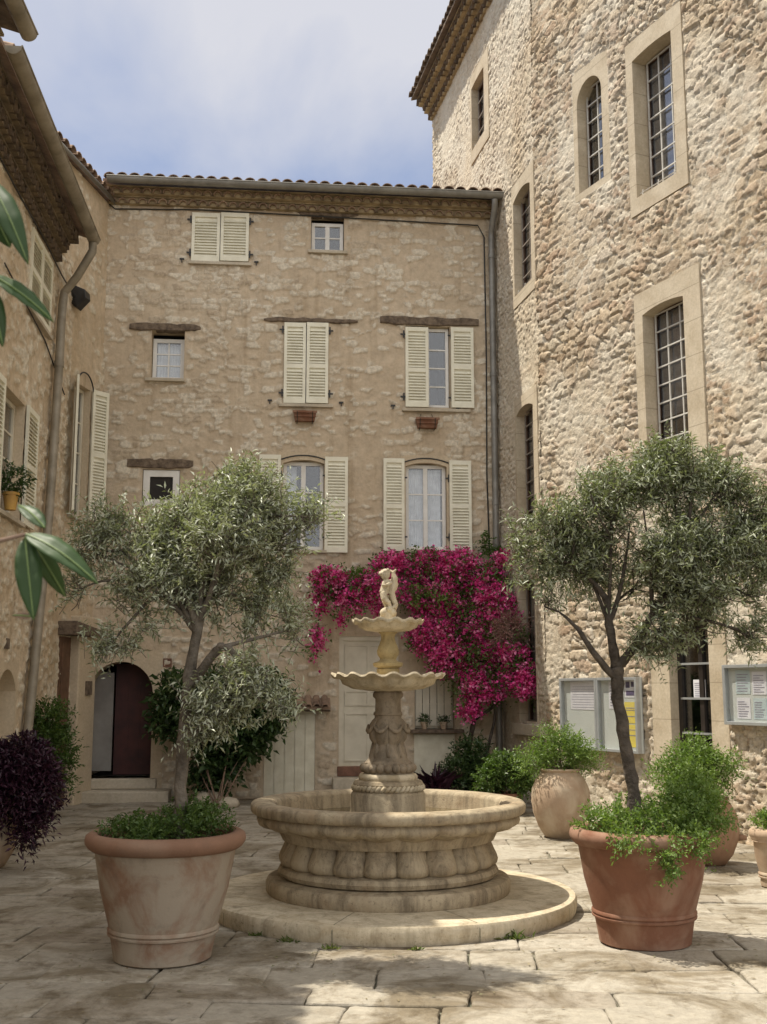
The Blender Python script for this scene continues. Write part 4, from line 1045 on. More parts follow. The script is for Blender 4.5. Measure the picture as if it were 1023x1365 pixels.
# ---------------------------------------------------------------- left house
def left_house():
    W = LEFT; H = thing('ochre_house', 'ochre rendered house with deep tiled eave along the left side', 'house', W.pt(3, 0))
    def rr(x0, x1, y0, y1):
        u0 = W.px(x0, (y0+y1)/2)[0]; u1 = W.px(x1, (y0+y1)/2)[0]; m = (x0+x1)/2
        return min(u0, u1), max(u0, u1), W.px(m, y1)[1], W.px(m, y0)[1]
    zt = 7.36; U1 = 6.0
    # openings: upper closed shutters, first-floor window, low arched opening
    a = rr(37, 66, 322, 430); b = rr(-2, 30, 520, 690); c = rr(-6, 19, 892, 985)
    c = (c[0], c[1], .75, c[3])
    holes = [b, (c[0]-.03, c[1]+.03, c[2], c[3]+.03)]
    relief_wall('wall', W, 0, U1, -.06, zt+.35, holes, .03, fn_plaster(200, .8, .022), M_LEFT, H, back=5)
    reveal(W, *b, .2, M_PLASTER, H); w = casement(W, b[0]+.01, b[1]-.01, b[2]+.01, b[3]-.01, -.16, M_BEIGE, H, 2, 4, .05, pane=M_GLASS2, curtain=[(0, 1, 1)]); w['label'] = 'first floor window with shutters folded back'; room(W, *b, .2, .8, H)
    wd = (b[1]-b[0])*.55
    shutter(W, b[0]-wd, b[0]-.02, b[2], b[3]+.02, .02, M_CREAM, w); shutter(W, b[1]+.02, b[1]+wd, b[2], b[3]+.02, .02, M_CREAM, w); sill(W, b[0]-.05, b[1]+.05, b[2]-.002, w)
    mb = MB(lambda p, q, r: W.pt(p, q, r)); mb.box(a[0], a[1], a[2], a[3], .0, .012); w = mb.build('window', M_BEIGE, H); w['label'] = 'top window with closed cream shutters'; m = (a[0]+a[1])/2
    shutter(W, a[0], m-.004, a[2], a[3], .014, M_CREAM, w, (.5,)); shutter(W, m+.004, a[1], a[2], a[3], .014, M_CREAM, w, (.5,)); sill(W, a[0]-.05, a[1]+.05, a[2]-.005, w)
    surround(W, c[0]-.10, c[1]+.10, c[2]-.1, c[3]+.12, arch(c[0], c[1], c[2], c[3]-.25, .25, 12), .012, .35, 'niche_surround', M_PLASTER, H)
    mb = MB(lambda p, q, r: W.pt(p, q, r)); mb.box(c[0], c[1], c[2], c[3], -.36, -.33); d = mb.build('niche_panel', M_BEIGE, H)
    gu, gz = W.px(125, 335, .5); gu1, gz1 = W.px(4, 45, .5); print('GUT', gu, gz, gu1, gz1)
    genoise(W, gu+.1, U1, zt, 3, H, M_TILE2, tw=.17, rh=.135, pr=.105, seed=20, mort=M_MORT2)
    tile_roof(W, gu, U1, zt+.45, .40, 4.8, R(17), H, M_TILE, seed=21)
    pg0 = W.pt(gu, zt+.38, .50); pg1 = W.pt(5.95, zt+.40, .50); gutter(pg1, pg0, .085, H, M_ZINC2, W.n, seg=.8)
    # swan neck + downpipe traced on the wall line
    n2 = W.n
    def wl(px, py, w=.10):
        uu, zz = W.px(px, py, w); return W.pt(uu, zz, w)
    q0 = W.pt(gu+.08, zt+.30, .50)
    q = [q0, q0+Vector((0, 0, -.12)), q0.lerp(wl(86, 396), .55)+Vector((0, 0, -.06)), wl(86, 390), wl(84, 405), wl(82, 430), wl(79, 489), wl(66, 683), wl(53, 818), wl(38, 969), wl(33, 1040)]
    q[-1].z = .02
    pipe(q, .058, M_ZINC2, H, [(q[6], q[6]+Vector((0, 0, .08))), (wl(72.5, 590), wl(72.9, 583)), (wl(60, 750), wl(60.6, 743))])
    cable([W.pt(.05, zt-.03, .04), W.pt(1.0, zt-.06, .04), W.pt(2.2, zt-.02, .04), W.pt(3.6, zt-.05, .04), W.pt(U1, zt-.03, .04)], .012, H)
    cable([W.pt(.4, 5.75, .03), W.pt(1.8, 6.1, .03), W.pt(4, 6.3, .03)], .010, H)
    u, z = W.px(8, 858); mb = MB(lambda p, q, r: W.pt(p, q, r)); mb.box(u-.07, u+.07, z-.06, z+.06, .0, .03); mb.box(u-.05, u+.05, z-.04, z+.04, .031, .034)
    P_ = mb.build('wall_plaque', M_WOOD, loc=W.pt(u, z)); tag(P_, 'small dark wall plaque above the arched niche at the left edge', 'plaque')
    # sill planter
    p = W.pt(b[1]-.25, b[2]+.02, .1); T = thing('sill_flowerpot', 'yellow-orange flowerpot with green plant on the left house window sill', 'flowerpot', p)
    mb = MB(); mb.lathe(p, [(.06, 0), (.085, .17), (.095, .17), (.095, .2), (.075, .2), (.07, .17)], 18); mb.build('pot', M_YELLOW_CLAY, T, smooth=True, auto=40)
    foliage('plant', [((p.x, p.y, p.z+.34), (.2, .2, .16))], 90, 7, .06, .02, M_DKGREEN, T, 70, twl=.14)
    return H
M_YELLOW_CLAY = m_simple('ochre_clay', (.55, .33, .08), (.42, .24, .07), 6, .7, .1)
left_house()

def wing():
    W = WING; H = thing('side_wing', 'narrow rendered wing joining the ochre house to the back house', 'building', W.pt(.8, 0))
    zt = 9.32
    def rr(x0, x1, y0, y1):
        u0 = W.px(x0, (y0+y1)/2)[0]; u1 = W.px(x1, (y0+y1)/2)[0]; m = (x0+x1)/2
        return min(u0, u1), max(u0, u1), W.px(m, y1)[1], W.px(m, y0)[1]
    b = rr(95, 117, 512, 690)
    b = (b[0]+.02, b[1], b[2], b[3])
    relief_wall('wall', W, -1.6, WING_len+.02, -.06, zt, [b], .03, fn_plaster(300, .35, .016), M_LEFT, H, back=3)
    reveal(W, *b, .2, M_PLASTER, H); w = casement(W, b[0]+.01, b[1]-.01, b[2]+.01, b[3]-.01, -.14, M_BEIGE, H, 2, 4, .05, pane=M_GLASS2, curtain=[(0, 1, 1)]); w['label'] = 'narrow curtained window between tall cream shutters'; room(W, *b, .2, .8, H)
    s0 = (b[1]-b[0])*.5
    # shutters standing ajar from the wall
    for (hu, sgn) in ((b[0]-.02, -1), (b[1]+.02, 1)):
        d2 = (W.d*sgn*math.cos(R(28))+W.n*math.sin(R(28))); hp = W.p+W.d*hu+W.n*.03
        S = Wall(tuple(hp), tuple(d2), (W.n.x, W.n.y)); shutter(S, 0, s0*1.1, b[2], b[3]+.02, 0, M_CREAM, w)
    pts = [W.pt(u, z+.03, .05) for u, z in arch(b[0]-.02, b[1]+.02, b[2], b[3]-.05, .22, 10)[2:]]; mb = MB(); mb.tube(pts, .012, 5); mb.build('arch_rail', M_BLACK, w)
    sill(W, b[0]-.05, b[1]+.05, b[2]-.002, w)
    # roof edge: thin tiles and zinc strip
    tile_roof(W, -1.6, WING_len+.1, zt+.05, .10, 3, R(14), H, M_TILE, seed=31)
    a = W.pt(-1.6, zt+.02, .10); c = W.pt(WING_len+.02, zt+.02, .10); mb = MB(); mb.tube([a, c], .035, 8); mb.build('roof_edge', M_ZINC, H, smooth=True)
    # dark narrow doorway, timber lintel and plaster pier
    z1 = 2.35
    mb = MB(lambda p, q, r: W.pt(p, q, r)); mb.box(.06, .40, 0, z1, .002, .03); mb.box(.10, .36, .1, z1-.08, .031, .045); d = mb.build('side_door', M_BROWNF, H); d['label'] = 'narrow dark door in the corner'
    mb = MB(lambda p, q, r: W.pt(p, q, r)); mb.box(.42, 1.02, -.02, z1+.32, -.02, .16); mb.build('pier', M_PLASTER, H, bevel=.02)
    mb = MB(lambda p, q, r: W.pt(p, q, r)); mb.prism([(0.0, z1+.02), (.95, z1+.02), (.95, z1+.12), (.0, z1+.22)], .0, .30); mb.build('lintel', M_WOOD, H, bevel=.015)
    u, z = W.px(89, 917, .16); mb = MB(lambda p, q, r: W.pt(p, q, r)); mb.box(.66, .84, z-.10, z+.10, .16, .19); mb.box(.69, .81, z-.07, z+.07, .19, .195)
    tag(mb.build('meter_box', M_WOOD, loc=W.pt(.75, z, .16)), 'small brown meter box on the plaster pier by the dark side door', 'meter box')
    # dark tapered metal cowl under the swan neck
    c = at(107, 398, 16.0); mb = MB(); mb.V = [c+Vector(q) for q in ((-.13, .1, .2), (.12, .1, .1), (.16, 0, -.04), (.02, 0, -.2), (-.16, .05, -.06), (-.13, -.12, .2), (.10, -.12, .1), (.12, -.14, -.04), (.0, -.12, -.18), (-.15, -.1, -.06))]
    mb.f(0,1,2,3,4); mb.f(9,8,7,6,5)
    for k in range(5): mb.f(k, (k+1) % 5, 5+(k+1) % 5, 5+k)
    mb.build('chimney_cowl', M_BLACK, H, bevel=.01)
wing()

def near_house():
    """next house along the left side, mostly outside the frame; its eave shows in the top left corner"""
    p0 = at(30, 5, 9.5); W = Wall((p0.x-.50, 9.75), (.05, -1), (1, .05))
    H = thing('neighbour_house', 'house at the left edge whose tile ends poke into the top left corner', 'house', W.pt(1, 0))
    zt = p0.z-.30
    relief_wall('wall', W, 0, 1.2, -.06, zt+.2, [], .08, fn_plaster(400, .6, .02), M_LEFT, H, back=4)
    genoise(W, 0, 1.2, zt-.1, 2, H, M_TILE2, seed=41); tile_roof(W, -.05, 1.2, zt+.24, .42, 3.8, R(17), H, M_TILE2, seed=42)
    gutter(W.pt(1.2, zt+.20, .47), W.pt(-.05, zt+.20, .47), .08, H, M_ZINC2, W.n)
near_house()
def added_low_house():  # unseen house, added and sized so its shadow covers the left foreground
    W = Wall((-3.72, 8.5), (.02, -1), (1, .02)); zt = 5.75
    H = thing('added_low_house', 'unseen lower house added on the left side to shade the foreground', 'house', W.pt(3, 0))
    relief_wall('wall', W, 0, 9.5, -.06, zt+.2, [], .12, fn_plaster(500, .6, .02), M_LEFT, H, back=4)
    genoise(W, 0, 9.5, zt-.1, 2, H, M_TILE2, seed=51); tile_roof(W, -.05, 9.5, zt+.24, .42, 3.8, R(17), H, M_TILE2, seed=52)
added_low_house()

# ---------------------------------------------------------------- fountain
FC = Vector((0.035, 8.82, 0))
def zf(y, Y=8.82): return at(511.5, y, Y).z
def fountain():
    T = thing('fountain', 'tiered stone fountain with fluted basin, two scalloped bowls and cherub finial', 'fountain', FC)
    # round plinth in wedge-shaped slabs
    mb = MB(); mb.lathe(FC+Vector((.02, 0, 0)), [(1.36, -.02), (1.375, .01), (1.385, .06), (1.385, .09), (1.372, .112), (1.34, .118), (1.0, .118), (.3, .116)], 96)
    mb.build('plinth', M_FOUNT3, T, smooth=True, auto=35)
    for k in range(9):
        a = 2*math.pi*(k+.35)/9; mb = MB(); c, s = math.cos(a), math.sin(a); t = Vector((-s, c, 0))*.003; o = FC+Vector((.02, 0, 0))
        P_ = [o+Vector((c*.9, s*.9, .1185)), o+Vector((c*1.345, s*1.345, .1195)), o+Vector((c*1.388, s*1.388, .09)), o+Vector((c*1.388, s*1.388, 0.0))]
        i = []
        for p in P_: i.append((len(mb.V), len(mb.V)+1)); mb.V += [p-t, p+t]
        for q in range(3): mb.f(i[q][0], i[q][1], i[q+1][1], i[q+1][0])
        mb.build('slab_joint', M_JOINT, T, recalc=False)
    mb = MB(); mb.lathe(FC, [(.90, .11), (.915, .13), (.92, .19), (.905, .222), (.86, .232), (.5, .232)], 96); mb.build('step', M_FOUNT, T, smooth=True, auto=35)
    mb = MB(); mb.lathe(FC, [(.78, .23), (.815, .245), (.83, .275), (.815, .305), (.78, .318), (.6, .318)], 96); mb.build('torus_moulding', M_FOUNT, T, smooth=True, auto=35)
    n = 21
    def gad(th):
        s = abs(math.sin(n*th/2)); return (s**.5-.62)*1.5
    prof = [(.70, .30, .03), (.765, .312, .045), (.800, .335, .048), (.808, .365, .045), (.795, .40, .050), (.770, .445, .058), (.752, .485, .062), (.752, .52, .062), (.775, .55, .060), (.825, .572, .056), (.885, .588, .050), (.94, .602, .040), (.975, .62, .026), (.992, .642, .010), (.992, .665, .002), (.975, .682, 0), (.975, .69, 0),
            (1.02, .693, 0), (1.036, .705, 0), (1.042, .73, 0), (1.04, .755, 0), (1.025, .771, 0), (.99, .778, 0), (.90, .776, 0), (.868, .765, 0), (.855, .74, 0), (.85, .60, 0), (.8, .5, 0), (.3, .46, 0)]
    mb = MB(); mb.lathe(FC, prof, 21*16, gad); mb.build('basin', M_FOUNT, T, smooth=True, auto=50)
    mb = MB(); mb.lathe(FC, [(.853, .642), (.5, .643), (.02, .643)], 64, close=False); mb.build('water', M_WATER, T, smooth=True)
    # pedestal
    def ped(th): return .5*math.cos(9*th)
    mb = MB(); prof = [(.30, .50), (.30, .66), (.292, .69), (.285, .70), (.285, zf(1058)), (.275, zf(1055)), (.25, zf(1052)), (.265, zf(1049)), (.27, zf(1044)), (.255, zf(1040)), (.225, zf(1039))]
    mb.lathe(FC, prof, 72); mb.build('pedestal', M_FOUNT, T, smooth=True, auto=40)
    # rope ring (twisted)
    mb = MB(); zz = zf(1049); N = 120
    for s_ in range(2):
        pts = [FC+Vector(((.255+.016*math.cos(k/N*2*math.pi*22+math.pi*s_))*math.cos(2*math.pi*k/N), (.255+.016*math.cos(k/N*2*math.pi*22+math.pi*s_))*math.sin(2*math.pi*k/N), zz+.016*math.sin(k/N*2*math.pi*22+math.pi*s_))) for k in range(N+1)]
        mb.tube(pts, .016, 6)
    mb.build('rope_moulding', M_FOUNT3, T, smooth=True)
    mb = MB(); mb.lathe(FC, [(.20, zf(1042)), (.222, zf(1039)), (.228, zf(1035)), (.215, zf(1031)), (.17, zf(1030))], 64); mb.build('torus_ring', M_FOUNT3, T, smooth=True)
    # garland of beads
    mb = MB()
    def blobm(c, r, n1=8, n2=5, sq=1):
        pr = [(r*math.sin(math.pi*k/n2), -r*sq*math.cos(math.pi*k/n2)) for k in range(n2+1)]; mb.lathe(c, pr, n1)
    for k in range(20):
        a = 2*math.pi*k/20; blobm(FC+Vector((.185*math.cos(a), .185*math.sin(a), zf(1023))), .036)
    mb.build('leaf_garland', M_FOUNT2, T, smooth=True)
    def colr(th): return abs(math.sin(4*th))**.6-.5
    zb = [(.185, 1030), (.180, 1016), (.150, 1012), (.135, 1004), (.120, 997), (.112, 993)]
    prof = [(r, zf(y), .10 if y < 1028 else 0) for r, y in zb]
    prof += [(.120, zf(990), .08), (.140, zf(984), .12), (.148, zf(975), .14), (.142, zf(966), .12), (.122, zf(960), .06), (.104, zf(957), .02), (.104, zf(954), 0), (.112, zf(953), 0), (.112, zf(950), 0), (.100, zf(948), .03), (.098, zf(938), .03), (.098, zf(932), 0), (.115, zf(929), 0), (.118, zf(926), 0), (.112, zf(923), 0), (.10, zf(921), 0)]
    mb = MB(); mb.lathe(FC, prof, 96, colr); mb.build('column', M_FOUNT2, T, smooth=True, auto=50)
    # drapery swags on the bulb of the column
    mb = MB()
    for k in range(8):
        a0 = 2*math.pi*k/8
        pts = [FC+Vector(((.150+.012*math.sin(math.pi*t))*math.cos(a0+t*math.pi/4), (.150+.012*math.sin(math.pi*t))*math.sin(a0+t*math.pi/4), zf(966)-.05*math.sin(math.pi*t))) for t in [q/6 for q in range(7)]]
        mb.tube(pts, [.008, .014, .018, .02, .018, .014, .008], 6)
    mb.build('carved_swags', M_FOUNT2, T, smooth=True)
    for k in range(8):
        a0 = 2*math.pi*k/8; p = FC+Vector((.118*math.cos(a0), .118*math.sin(a0), zf(1000))); mb = MB(); mb.tube([p+Vector((0, 0, .055)), p, p+Vector((.02*math.cos(a0), .02*math.sin(a0), -.05))], [.008, .024, .012], 6); mb.build('carved_leaf', M_FOUNT2, T, smooth=True)
    # bowls with wavy rims
    def bowl(nl, zr, R0, depth, stem, name, mat, lift):
        def wav(th): c_ = math.cos(nl*th); return c_*(1-.25*c_*c_)*1.1+.22*c_*c_*0
        mb = MB()
        pr = [(stem, zr-depth, 0, 0), (stem*1.5, zr-depth*.96, 0, 0), (R0*.62, zr-depth*.84, .015, 0), (R0*.80, zr-depth*.55, .02, 0), (R0*.83, zr-depth*.32, .015, .001), (R0*.86, zr-depth*.22, .01, lift*.3), (R0*.97, zr-.018, .02, lift), (R0, zr-.004, .02, lift), (R0*.985, zr+.010, .02, lift), (R0*.93, zr+.004, .01, lift*.8), (R0*.80, zr-.02, .01, lift*.3), (R0*.5, zr-.045, 0, 0), (.02, zr-.055, 0, 0)]
        mb.lathe(FC, pr, nl*14, wav); return mb.build(name, mat, T, smooth=True, auto=60)
    bowl(17, zf(900), .440, .125, .10, 'lower_bowl', M_FOUNT3, .014)
    mb = MB(); mb.lathe(FC, [(.05, zf(905)), (.085, zf(899)), (.09, zf(892)), (.078, zf(891)), (.112, zf(888)), (.118, zf(884)), (.07, zf(881)), (.062, zf(879)), (.066, zf(877)), (.082, zf(873)), (.086, zf(868)), (.075, zf(862)), (.058, zf(855)), (.052, zf(850)), (.056, zf(846)), (.075, zf(843))], 64, lambda th: .5*math.cos(12*th)); mb.build('baluster', m_gold, T, smooth=True, auto=45)
    bowl(14, zf(828), .280, .088, .055, 'upper_bowl', M_FOUNT3, .010)
    # ---- cherub embracing a dolphin: one remeshed body
    z0 = zf(821); s = .375/(.375)
    def V3(x, z, y=0): return FC+Vector((x, y, z0+z))
    def capsule(mb, pts, rad): mb.tube(pts, rad, 12)
    mb = MB()
    def ball(c, r, sx=1, sy=1, sz=1):
        n2 = 10; b = len(mb.V); mb.lathe((0, 0, 0), [(math.sin(math.pi*k/n2)*1.0, -math.cos(math.pi*k/n2)) for k in range(n2+1)], 14)
        for k in range(b, len(mb.V)): v = mb.V[k]; mb.V[k] = c+Vector((v.x*r*sx, v.y*r*sy, v.z*r*sz))
    # child (faces right, body leaning towards the dolphin)
    ball(V3(-.022, .325, -.015), .040, 1, 1, 1.1); ball(V3(.003, .318, -.02), .012)                      # head, nose
    for q in range(9): a = q*.7; ball(V3(-.028+.034*math.cos(a), .343+.016*math.sin(a*1.3), -.015+.03*math.sin(a)), .015)   # curls
    capsule(mb, [V3(-.018, .292, -.01), V3(-.012, .265, -.01), V3(-.020, .225, -.012), V3(-.030, .19, -.012), V3(-.020, .165, -.01)], [.018, .034, .034, .038, .034])
    capsule(mb, [V3(-.025, .265, -.035), V3(-.038, .232, -.055), V3(-.005, .238, -.07), V3(.028, .258, -.05)], [.017, .015, .013, .011])       # near arm round the fish
    capsule(mb, [V3(-.005, .268, .02), V3(.03, .28, .035), V3(.05, .295, .02)], [.016, .013, .011])
    capsule(mb, [V3(-.034, .175, -.028), V3(-.030, .13, -.045), V3(.004, .10, -.045), V3(.022, .058, -.03), V3(.035, .052, -.05)], [.030, .026, .020, .013, .012])
    capsule(mb, [V3(-.012, .165, .01), V3(-.024, .11, .012), V3(-.008, .06, .01), V3(-.02, .05, -.01)], [.028, .024, .014, .011])
    # dolphin: tail up behind the head, body curling down to a big head on the rock
    capsule(mb, [V3(.040, .345, .02), V3(.052, .30, .02), V3(.045, .24, .015), V3(.028, .18, .0), V3(.045, .12, .0), V3(.062, .085, -.01), V3(.045, .055, -.02)], [.012, .026, .030, .026, .024, .020, .024])
    capsule(mb, [V3(.04, .34, .02), V3(.015, .365, .03)], [.014, .006]); capsule(mb, [V3(.042, .34, .02), V3(.064, .368, .01)], [.014, .006])
    capsule(mb, [V3(.055, .30, .02), V3(.066, .25, .05), V3(.060, .20, .03)], [.010, .018, .006])         # small wing / fin
    # rock
    ball(V3(.0, .03, 0), .058, 1.05, 1, .7); ball(V3(-.03, .022, -.03), .035); ball(V3(.035, .02, -.03), .034); ball(V3(.01, .045, -.045), .026); ball(V3(-.005, .018, .04), .04)
    mb.tube([V3(0, -.03, 0), V3(0, .02, 0)], [.065, .06], 16)
    o = mb.build('cherub_and_dolphin', M_FOUNT3, T, smooth=True)
    rm = o.modifiers.new('remesh', 'REMESH'); rm.mode = 'VOXEL'; rm.voxel_size = .0034; rm.use_smooth_shade = True
    sm_ = o.modifiers.new('smooth', 'SMOOTH'); sm_.iterations = 1; sm_.factor = .5
    o['label'] = 'small pale figure of a child hugging a fish'
    return T
m_gold = m_fount('mossy_baluster_stone', (.42, .33, .17), (.30, .22, .10), (.16, .12, .06), 1.0)
fountain()

# ---------------------------------------------------------------- pots and urns
def big_pot(c, r_rim, r_top, r_base, zr, zridge, body, rim, label, group=None, tilt=0):
    T = thing('terracotta_pot', label, 'plant pot', c, group); n = 72
    k = (r_top-r_base)/(zr-.06); rid = r_base+k*zridge
    mb = MB(); mb.lathe(c, [(r_base-.02, 0), (r_base, .012), (r_base+.004, .04), (rid-.012, zridge-.03), (rid+.004, zridge-.022), (rid+.006, zridge-.012), (rid-.004, zridge-.004), (rid+.006, zridge+.004), (rid+.006, zridge+.015), (rid-.002, zridge+.024), ((rid+r_top)/2+.008, (zridge+zr)/2-.03), (r_top, zr-.07), (r_top+.012, zr-.05)], n)
    mb.build('pot_body', body, T, smooth=True, auto=50)
    h = .042
    mb = MB(); mb.lathe(c, [(r_top-.01, zr-.062), (r_top+.02, zr-.06), (r_rim-.02, zr-.045), (r_rim-.003, zr-.02), (r_rim, zr), (r_rim-.006, zr+.025), (r_rim-.03, zr+h), (r_rim-.065, zr+h), (r_rim-.085, zr+.02), (r_rim-.09, zr-.04), (r_rim-.10, zr-.10)], n); mb.build('pot_rim', rim, T, smooth=True, auto=60)
    mb = MB(); mb.lathe(c, [(r_rim-.088, zr-.025), (r_rim*.5, zr-.01), (.02, zr)], 40, close=False); mb.build('soil', M_SOIL, T, smooth=True)
    return T
PL = Vector((-1.335, 7.14, 0)); PR = Vector((1.68, 7.57, 0))
big_pot(PL, .487, .425, .292, .705, .175, M_TERRA_L, M_TERRA_RIM, 'large lime-stained terracotta pot left of the fountain holding an olive tree')
big_pot(PR, .465, .41, .29, .675, .19, M_TERRA_R, M_TERRA_R, 'large reddish terracotta pot right of the fountain holding an olive tree')
def urn(c, prof, label, mat, knob=None):
    T = thing('clay_urn', label, 'urn', c, 'big clay urns along the stone wall')
    mb = MB(); mb.lathe(c, prof, 64); mb.build('urn_body', mat, T, smooth=True, auto=60)
    mb = MB(); r, z = prof[-1]; mb.lathe(c, [(r+.002, z+.01), (.02, z+.03)], 32, close=False); mb.build('soil', M_SOIL, T, smooth=True)
    if knob:
        mb = MB(); k = c+Vector(knob); mb.tube([k-Vector((.05, 0, 0)), k+Vector((.045, -.02, 0))], [.035, .022], 10); mb.build('spout', mat, T, smooth=True)
    return T
U1 = Vector((1.93, 12.78, 0)); U2 = Vector((3.05, 10.85, 0))
U1.x = (748-511.5)*pxm(12.78, .3); U2.x = (944-511.5)*pxm(10.85, .3)
urn(U1, [(.15, 0), (.18, .01), (.25, .12), (.305, .27), (.325, .40), (.315, .52), (.27, .63), (.22, .69), (.205, .71), (.225, .73), (.22, .745), (.18, .745), (.17, .70), (.17, .66)], 'round buff clay urn with green shrub beside the left notice board', M_TERRA_U)
M_TERRA_V = m_terra('brown_clay', (.36, .22, .14), (.46, .34, .25), (.22, .14, .09), .4)
urn(U2, [(.12, 0), (.15, .01), (.22, .10), (.275, .24), (.285, .35), (.265, .46), (.22, .55), (.19, .59), (.205, .61), (.17, .61), (.15, .57)], 'round clay urn with side spout behind the right olive pot', M_TERRA_V, (.29, -.06, .25))
PS = onground(1032, 1180); PS.y = 9.62; PS.x = (1034-511.5)*pxm(9.62, .25)
big_pot(PS, .205, .17, .125, .43, .10, M_TERRA_U, M_TERRA_U, 'small buff clay pot cut off by the right edge')
PP_ = Vector((0, 10.6, 0)); PP_.x = (-22-511.5)*pxm(10.6, .3)
T = thing('clay_pot', 'rounded clay pot under the purple plant at the left edge', 'plant pot', PP_)
mb = MB(); mb.lathe(PP_, [(.16, 0), (.2, .02), (.27, .14), (.31, .3), (.30, .42), (.26, .5), (.29, .53), (.29, .57), (.24, .57), (.22, .5)], 48); mb.build('pot_body', M_TERRA_U, T, smooth=True, auto=60)

# ---------------------------------------------------------------- olive trees
def olive(base, trunk_paths, blobs, ntw, label, bark, leaf, seed, limbs):
    T = thing('olive_tree', label, 'tree', base, 'olive trees in big pots')
    paths = list(trunk_paths)
    r = random.Random(seed)
    for (start, r0, bi, sag) in limbs:                      # limbs reaching into the crown's clumps
        s = Vector(start)
        for b in bi:
            e = Vector(blobs[b][0]); m = s.lerp(e, .5)+Vector((r.uniform(-.08, .08), r.uniform(-.08, .08), sag))
            paths.append(([s, m, e], [r0, r0*.65, r0*.3]))
            for k in range(7):                              # finer branches through the clump
                rd = blobs[b][1]; d = Vector((r.gauss(0, 1), r.gauss(0, 1), r.gauss(0, 1)+.2)).normalized()
                t = m.lerp(e, r.uniform(.3, 1)); q = e+Vector((d.x*rd[0], d.y*rd[1], d.z*rd[2]))*.85
                mm = t.lerp(q, .5)+Vector((0, 0, -.03)); paths.append(([t, mm, q], [r0*.32, r0*.22, .003]))
    limb_mesh(paths, bark, T, 'trunk', 8, seed)
    foliage('crown', clumps(blobs, 8, .40, seed)+blobs[::2], ntw, 14, .043, .0112, leaf, T, seed, twl=.21, up=.42, spread=.9, al=.5, droop=.01, shell=.25, twig_r=.0022, twig_mat=bark, gaps=.4, outw=.75)
    return T
def clumps(bl, n, f, seed, dj=.6):
    r = random.Random(seed); out = []
    for b in bl:
        c, rd = b[0], b[1]
        for k in range(n):
            d = Vector((r.gauss(0, 1), r.gauss(0, 1), r.gauss(0, 1))).normalized()*(r.random()**.4)*(1-f*.6); q = f*r.uniform(.7, 1.3)
            out.append(((c[0]+d.x*rd[0], c[1]+d.y*rd[1], c[2]+d.z*rd[2]), (rd[0]*q, rd[1]*q, rd[2]*q*r.uniform(.7, 1)), (b[2] if len(b) > 2 else 1)*r.uniform(.5, 1.5)))
    return out
def LB(px, py, rx, ry, dy=0, w=1): return blob(px, py, 7.14+dy, rx, ry, w=w)
LT = lambda x, y, dy=0: at(x, y, 7.14+dy)
bl = [LB(335, 672, 58, 42, -.1, 1.3), LB(385, 705, 42, 42, 0, 1.1), LB(300, 715, 60, 48, -.2, 1.2), LB(345, 745, 58, 42, .1, 1.1), LB(225, 720, 52, 42, .15), LB(165, 705, 48, 38, .2, .9),
      LB(125, 735, 36, 44, .1, .8), LB(195, 770, 60, 38, 0, .9), LB(285, 790, 55, 40, .1, .9), LB(355, 805, 42, 34, .2, .7), LB(150, 862, 40, 12, 0, .7), LB(205, 832, 30, 18, -.1, .4), LB(390, 835, 16, 44, .1, .55),
      LB(330, 905, 58, 30, -.2, 1.2), LB(290, 940, 48, 34, -.15, 1), LB(262, 975, 32, 26, -.1, .8), LB(365, 935, 34, 22, -.2, .7), LB(418, 690, 24, 14, -.1, .6), LB(310, 640, 36, 20, 0, .7), LB(98, 790, 20, 30, .1, .7), LB(245, 785, 40, 36, .1, .8), LB(330, 835, 46, 22, .1, .6), LB(255, 690, 36, 36, .1, .8), LB(170, 800, 46, 30, .1, .7)]
f1 = LT(262, 842); f0 = LT(252, 905)
olive(PL+Vector((0, 0, .70)), [([LT(238, 1118), LT(241, 1050), LT(247, 960), f0, f1, LT(270, 790), LT(285, 740)], [.050, .041, .036, .036, .034, .026, .015]),
      ([f0+Vector((0, 0, -.05)), LT(285, 872, -.05), LT(300, 862, -.1), LT(325, 885, -.15), LT(335, 910, -.2)], [.03, .028, .022, .016, .008]),
      ([f1, LT(215, 795, .05), LT(172, 830, 0), LT(150, 858, 0)], [.02, .014, .009, .004]), ([f1, LT(250, 800), LT(205, 770, .1), LT(160, 735, .15), LT(130, 740, .1)], [.024, .02, .016, .01, .005]),
      ([LT(300, 862, -.1), LT(345, 850, 0), LT(385, 840, .1)], [.014, .01, .005])],
      bl, 2650, 'silvery olive tree with pale leaning trunk in the lime-stained pot', M_BARK2, M_OLIVE, 11,
      [(f1, .022, (0, 2, 4), .03), (LT(270, 790), .018, (1, 3, 8, 9, 18), .02), (LT(205, 770, .1), .012, (5, 6, 7, 19), .02), (LT(345, 690, 0), .01, (17,), 0), (LT(325, 885, -.15), .012, (13, 14, 15, 16), 0)])
def RBl(px, py, rx, ry, dy=0, w=1): return blob(px, py, 7.57+dy, rx, ry, w=w)
RT = lambda x, y, dy=0: at(x, y, 7.57+dy)
